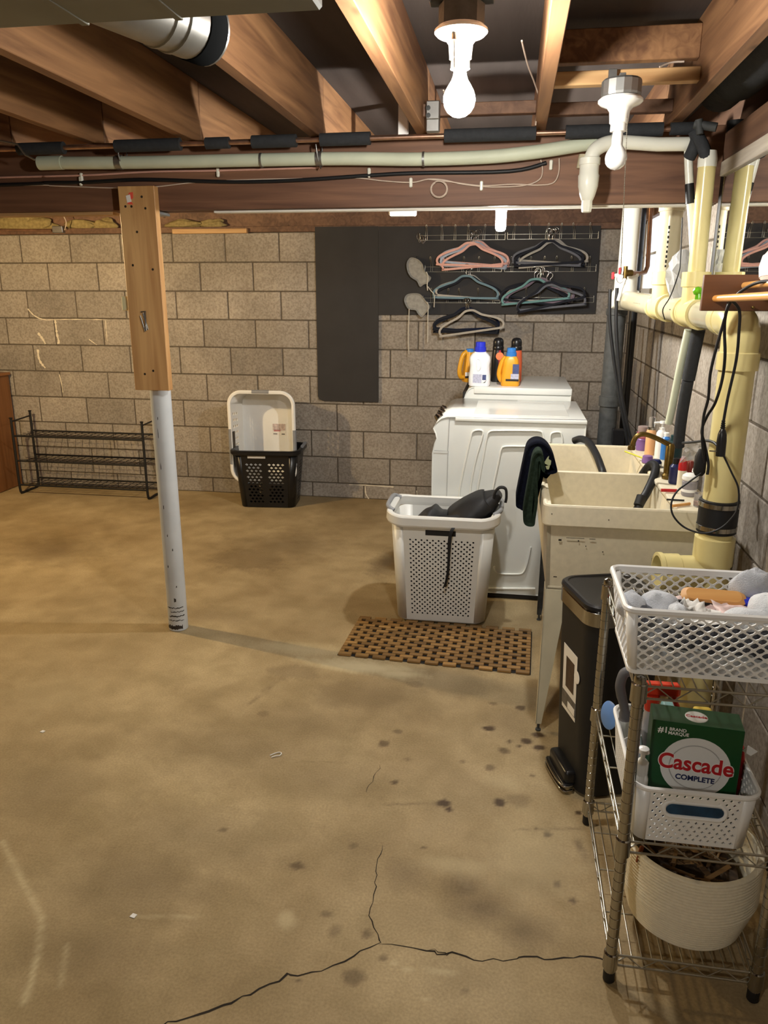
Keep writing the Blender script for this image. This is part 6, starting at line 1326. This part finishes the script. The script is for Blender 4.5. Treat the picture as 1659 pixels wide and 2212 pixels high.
# ------------------------------------------------------------------ toiletries on the faucet deck of the tub
DZ = ZR-.0025
def deck(x, y): p = PZ(x, y, DZ); return V3((min(max(p.x, .588), .672), p.y, DZ))
def small(name, x, y, label, cat, parts):
    p = deck(x, y); t = thing(name, label, cat, tuple(p))
    for nm, prof, mt in parts:
        mb = MB(); mb.lathe(prof, (0, 0, 0), n=18); mb.build(nm, mt, t, local=True)
    return t
m_peach = M('peach_liquid', srgb(232, 178, 128), .25, var=.04); m_pinkt = M('pink_translucent', srgb(206, 110, 130), .3, trans=.3, var=.1); m_purple = M('purple_plastic', srgb(126, 92, 150), .35)
m_dteal = M('dark_teal', srgb(24, 54, 58), .3); m_navyp = M('navy_plastic', srgb(28, 34, 78), .3); m_cap = M('cream_plastic', srgb(228, 220, 196), .4)
small('hair_tie_jar', 1386, 972, 'round jar of pink and purple hair ties on the tub deck', 'jar', (('jar', [(.026, 0), (.028, .01), (.027, .02), (.028, .03), (.026, .04), (.028, .05), (.024, .055)], m_purple), ('pink_ties', [(.025, .055), (.028, .062), (.026, .07), (.028, .078), (.024, .084)], m_pinkt), ('lid', [(.024, .084), (.026, .09), (.025, .108), (.02, .11)], M('smoky_lid', srgb(170, 150, 146), .3, trans=.3))))
small('perfume_bottle', 1402, 982, 'peach coloured mist bottle with a clear cap on the tub deck', 'bottle', (('body', [(.02, 0), (.021, .004), (.021, .10), (.018, .112)], m_peach), ('collar', [(.018, .112), (.018, .122), (.012, .124)], m_chrome), ('clear_cap', [(.013, .12), (.014, .122), (.014, .165), (.011, .168)], m_glass)))
t = small('lotion_bottle', 1424, 990, 'slim white pump lotion bottle on the tub deck', 'bottle', (('body', [(.02, 0), (.022, .005), (.022, .11), (.013, .125)], m_white2), ('pump', [(.013, .124), (.013, .135), (.005, .137), (.005, .15), (.014, .152), (.012, .162)], m_white2)))
mb = MB(); mb.tube([V3((0, 0, .156)), V3((-.035, -.004, .154))], .005, 8); mb.build('spout', m_white2, t, local=True)
small('blue_tube', 1436, 992, 'light blue bottle behind the white lotion bottle', 'bottle', (('body', [(.018, 0), (.02, .005), (.02, .09), (.012, .10)], m_blue2), ('cap', [(.012, .10), (.012, .115), (.008, .117)], m_white2)))
small('purple_box', 1398, 1000, 'small purple faceted jar on the tub deck', 'jar', (('body', [(.02, 0), (.024, .004), (.02, .03), (.017, .032)], m_purple),))
small('blue_jar', 1416, 1008, 'squat dark blue jar with a white label on the tub deck', 'jar', (('body', [(.02, 0), (.023, .005), (.023, .02), (.016, .03), (.008, .032)], m_navyp), ('label', [(.0232, .006), (.0234, .007), (.0234, .014), (.0232, .015)], m_white2)))
small('shampoo_bottle', 1473, 1012, 'dark teal bottle standing behind the red capped one', 'bottle', (('body', [(.03, 0), (.032, .006), (.032, .10), (.024, .115)], m_dteal), ('cap', [(.018, .115), (.018, .135), (.015, .137)], m_dteal)))
small('mouthwash_bottle', 1456, 1044, 'navy bottle with a black cap on the tub deck', 'bottle', (('body', [(.02, 0), (.022, .005), (.022, .065), (.014, .075)], m_navyp), ('cap', [(.013, .075), (.013, .095), (.01, .097)], m_black)))
small('glue_bottle', 1470, 1052, 'cream bottle with a tall red cap on the tub deck', 'bottle', (('body', [(.014, 0), (.015, .004), (.015, .062), (.015, .066)], m_cap), ('red_cap', [(.0155, .064), (.0155, .085), (.012, .105), (.004, .114)], m_redcap)))
small('cream_jar', 1487, 1070, 'clear jar with a domed white lid on the tub deck', 'jar', (('glass', [(.024, 0), (.026, .004), (.026, .05), (.022, .055)], M('frosted_jar', srgb(176, 172, 178), .2, trans=.4, var=.05)), ('band', [(.0262, .015), (.0264, .016), (.0264, .024), (.0262, .025)], m_white2), ('lid', [(.024, .055), (.028, .06), (.027, .072), (.018, .079), (.003, .081)], m_white2)))
small('brown_bottle', 1497, 1050, 'dark red nail polish style bottle behind the domed lid jar', 'bottle', (('body', [(.014, 0), (.016, .004), (.016, .05), (.012, .055)], M('maroon_plastic', srgb(110, 40, 34), .3)), ('cap', [(.012, .055), (.012, .09), (.009, .095)], M('maroon_cap', srgb(120, 44, 36), .3))))
small('white_clip', 1505, 1062, 'small white pump head bottle beside the yellow stack', 'bottle', (('body', [(.012, 0), (.014, .004), (.014, .05), (.006, .058)], m_navyp), ('head', [(.006, .058), (.006, .07), (.012, .072), (.01, .085), (.003, .087)], m_white2)))
small('votive_glass', 1512, 1094, 'short clear glass with pink wax on the tub corner', 'glass', (('glass', [(.02, 0), (.022, .002), (.0225, .045), (.0215, .045), (.021, .006), (.001, .005)], m_glass), ('wax', [(.001, .0055), (.0205, .006), (.0205, .018), (.001, .0185)], M('pink_wax', srgb(226, 190, 176), .5))))
def stick(name, a, b, r, mat, label, cat, za=DZ+.004, zb_=DZ+.004, extra=None):
    A = PZ(a[0], a[1], za); B = PZ(b[0], b[1], zb_); mb = MB(); mb.tube([A, A.lerp(B, .5), B], r, 10); o = mb.build(name, mat); return tag(o, label, cat)
stick('red_marker', (1428, 1059), (1462, 1060), .006, m_redcap, 'red marker pen pointing over the basin edge', 'pen', DZ+.008, DZ+.008)
stick('black_pencil', (1440, 1079), (1478, 1081), .0032, m_blackm, 'short black pencil on the tub deck', 'pencil')
stick('wooden_stick', (1452, 1093), (1490, 1088), .005, m_dowel, 'pale wooden stick lying near the glass on the tub corner', 'stick', DZ+.006, DZ+.006)
stick('toothbrush', (1350, 975), (1424, 1003), .0035, M('lime_plastic', srgb(206, 204, 70), .35, var=.2, scale=40), 'lime yellow toothbrush sticking out over the back basin', 'toothbrush', DZ+.022, DZ+.006)
mb = MB(); rows_ = []
random.seed(3)
for j in range(6): rows_.append([PY(1480+40*i/5-j*2.5+random.uniform(-2, 2), 962+j*8+random.uniform(-3, 3)-i*3, 2.60+random.uniform(-.01, .01)) for i in range(6)])
mb.loft(rows_, False, smooth=False); tag(mb.build('film_wrapper', M('film', (.85, .85, .85), .1, trans=.7, ior=1.1, var=.2), solid=.0006), 'crumpled clear film wrapper by the black adapter', 'wrapper')

# ------------------------------------------------------------------ dark clothes in the hamper, litter on the floor
random.seed(2)
mb = MB(); shape_box(mb, [(.37, .25, .05, .03), (.39, .27, .05, .05), (.43, .31, .05, .30), (.44, .32, .06, .40), (.36, .26, .06, .435), (.2, .14, .05, .445)], 5)
for v in mb.v: v.x += HX+.006*mnoise.noise(v*30); v.y += HY+.0; v.z += .012*mnoise.noise(V3((v.x*20, v.y*20, 1)))*(1 if v.z > .35 else 0)
tag(mb.build('dark_clothes', M('dark_clothes', srgb(30, 30, 34), .9, var=.4, scale=20)), 'dark clothes filling the white hamper under the backpack', 'clothes')
mb = MB(); P = [(583, 1632), (592, 1628), (602, 1625), (608, 1627), (604, 1632), (595, 1633), (586, 1636)]
mb.tube(smooth_path([PZ(x, y, .003) for x, y in P], 4), .0018, 6); tag(mb.build('rubber_band', m_white2), 'thin white loop of string dropped on the floor', 'string')
for x, y, lab in ((92, 1580, 'tiny white paper scrap far from the mat'), (288, 1978, 'small white paint chip beside a scratch in the slab')):
    p = PZ(x, y, .0008); mb = MB(); mb.prism([p+V3(q) for q in ((-.008, -.005, 0), (.006, -.008, 0), (.009, .004, 0), (-.004, .007, 0))], (0, 0, .0012)); tag(mb.build('paper_scrap', m_cloth_w), lab, 'scrap')
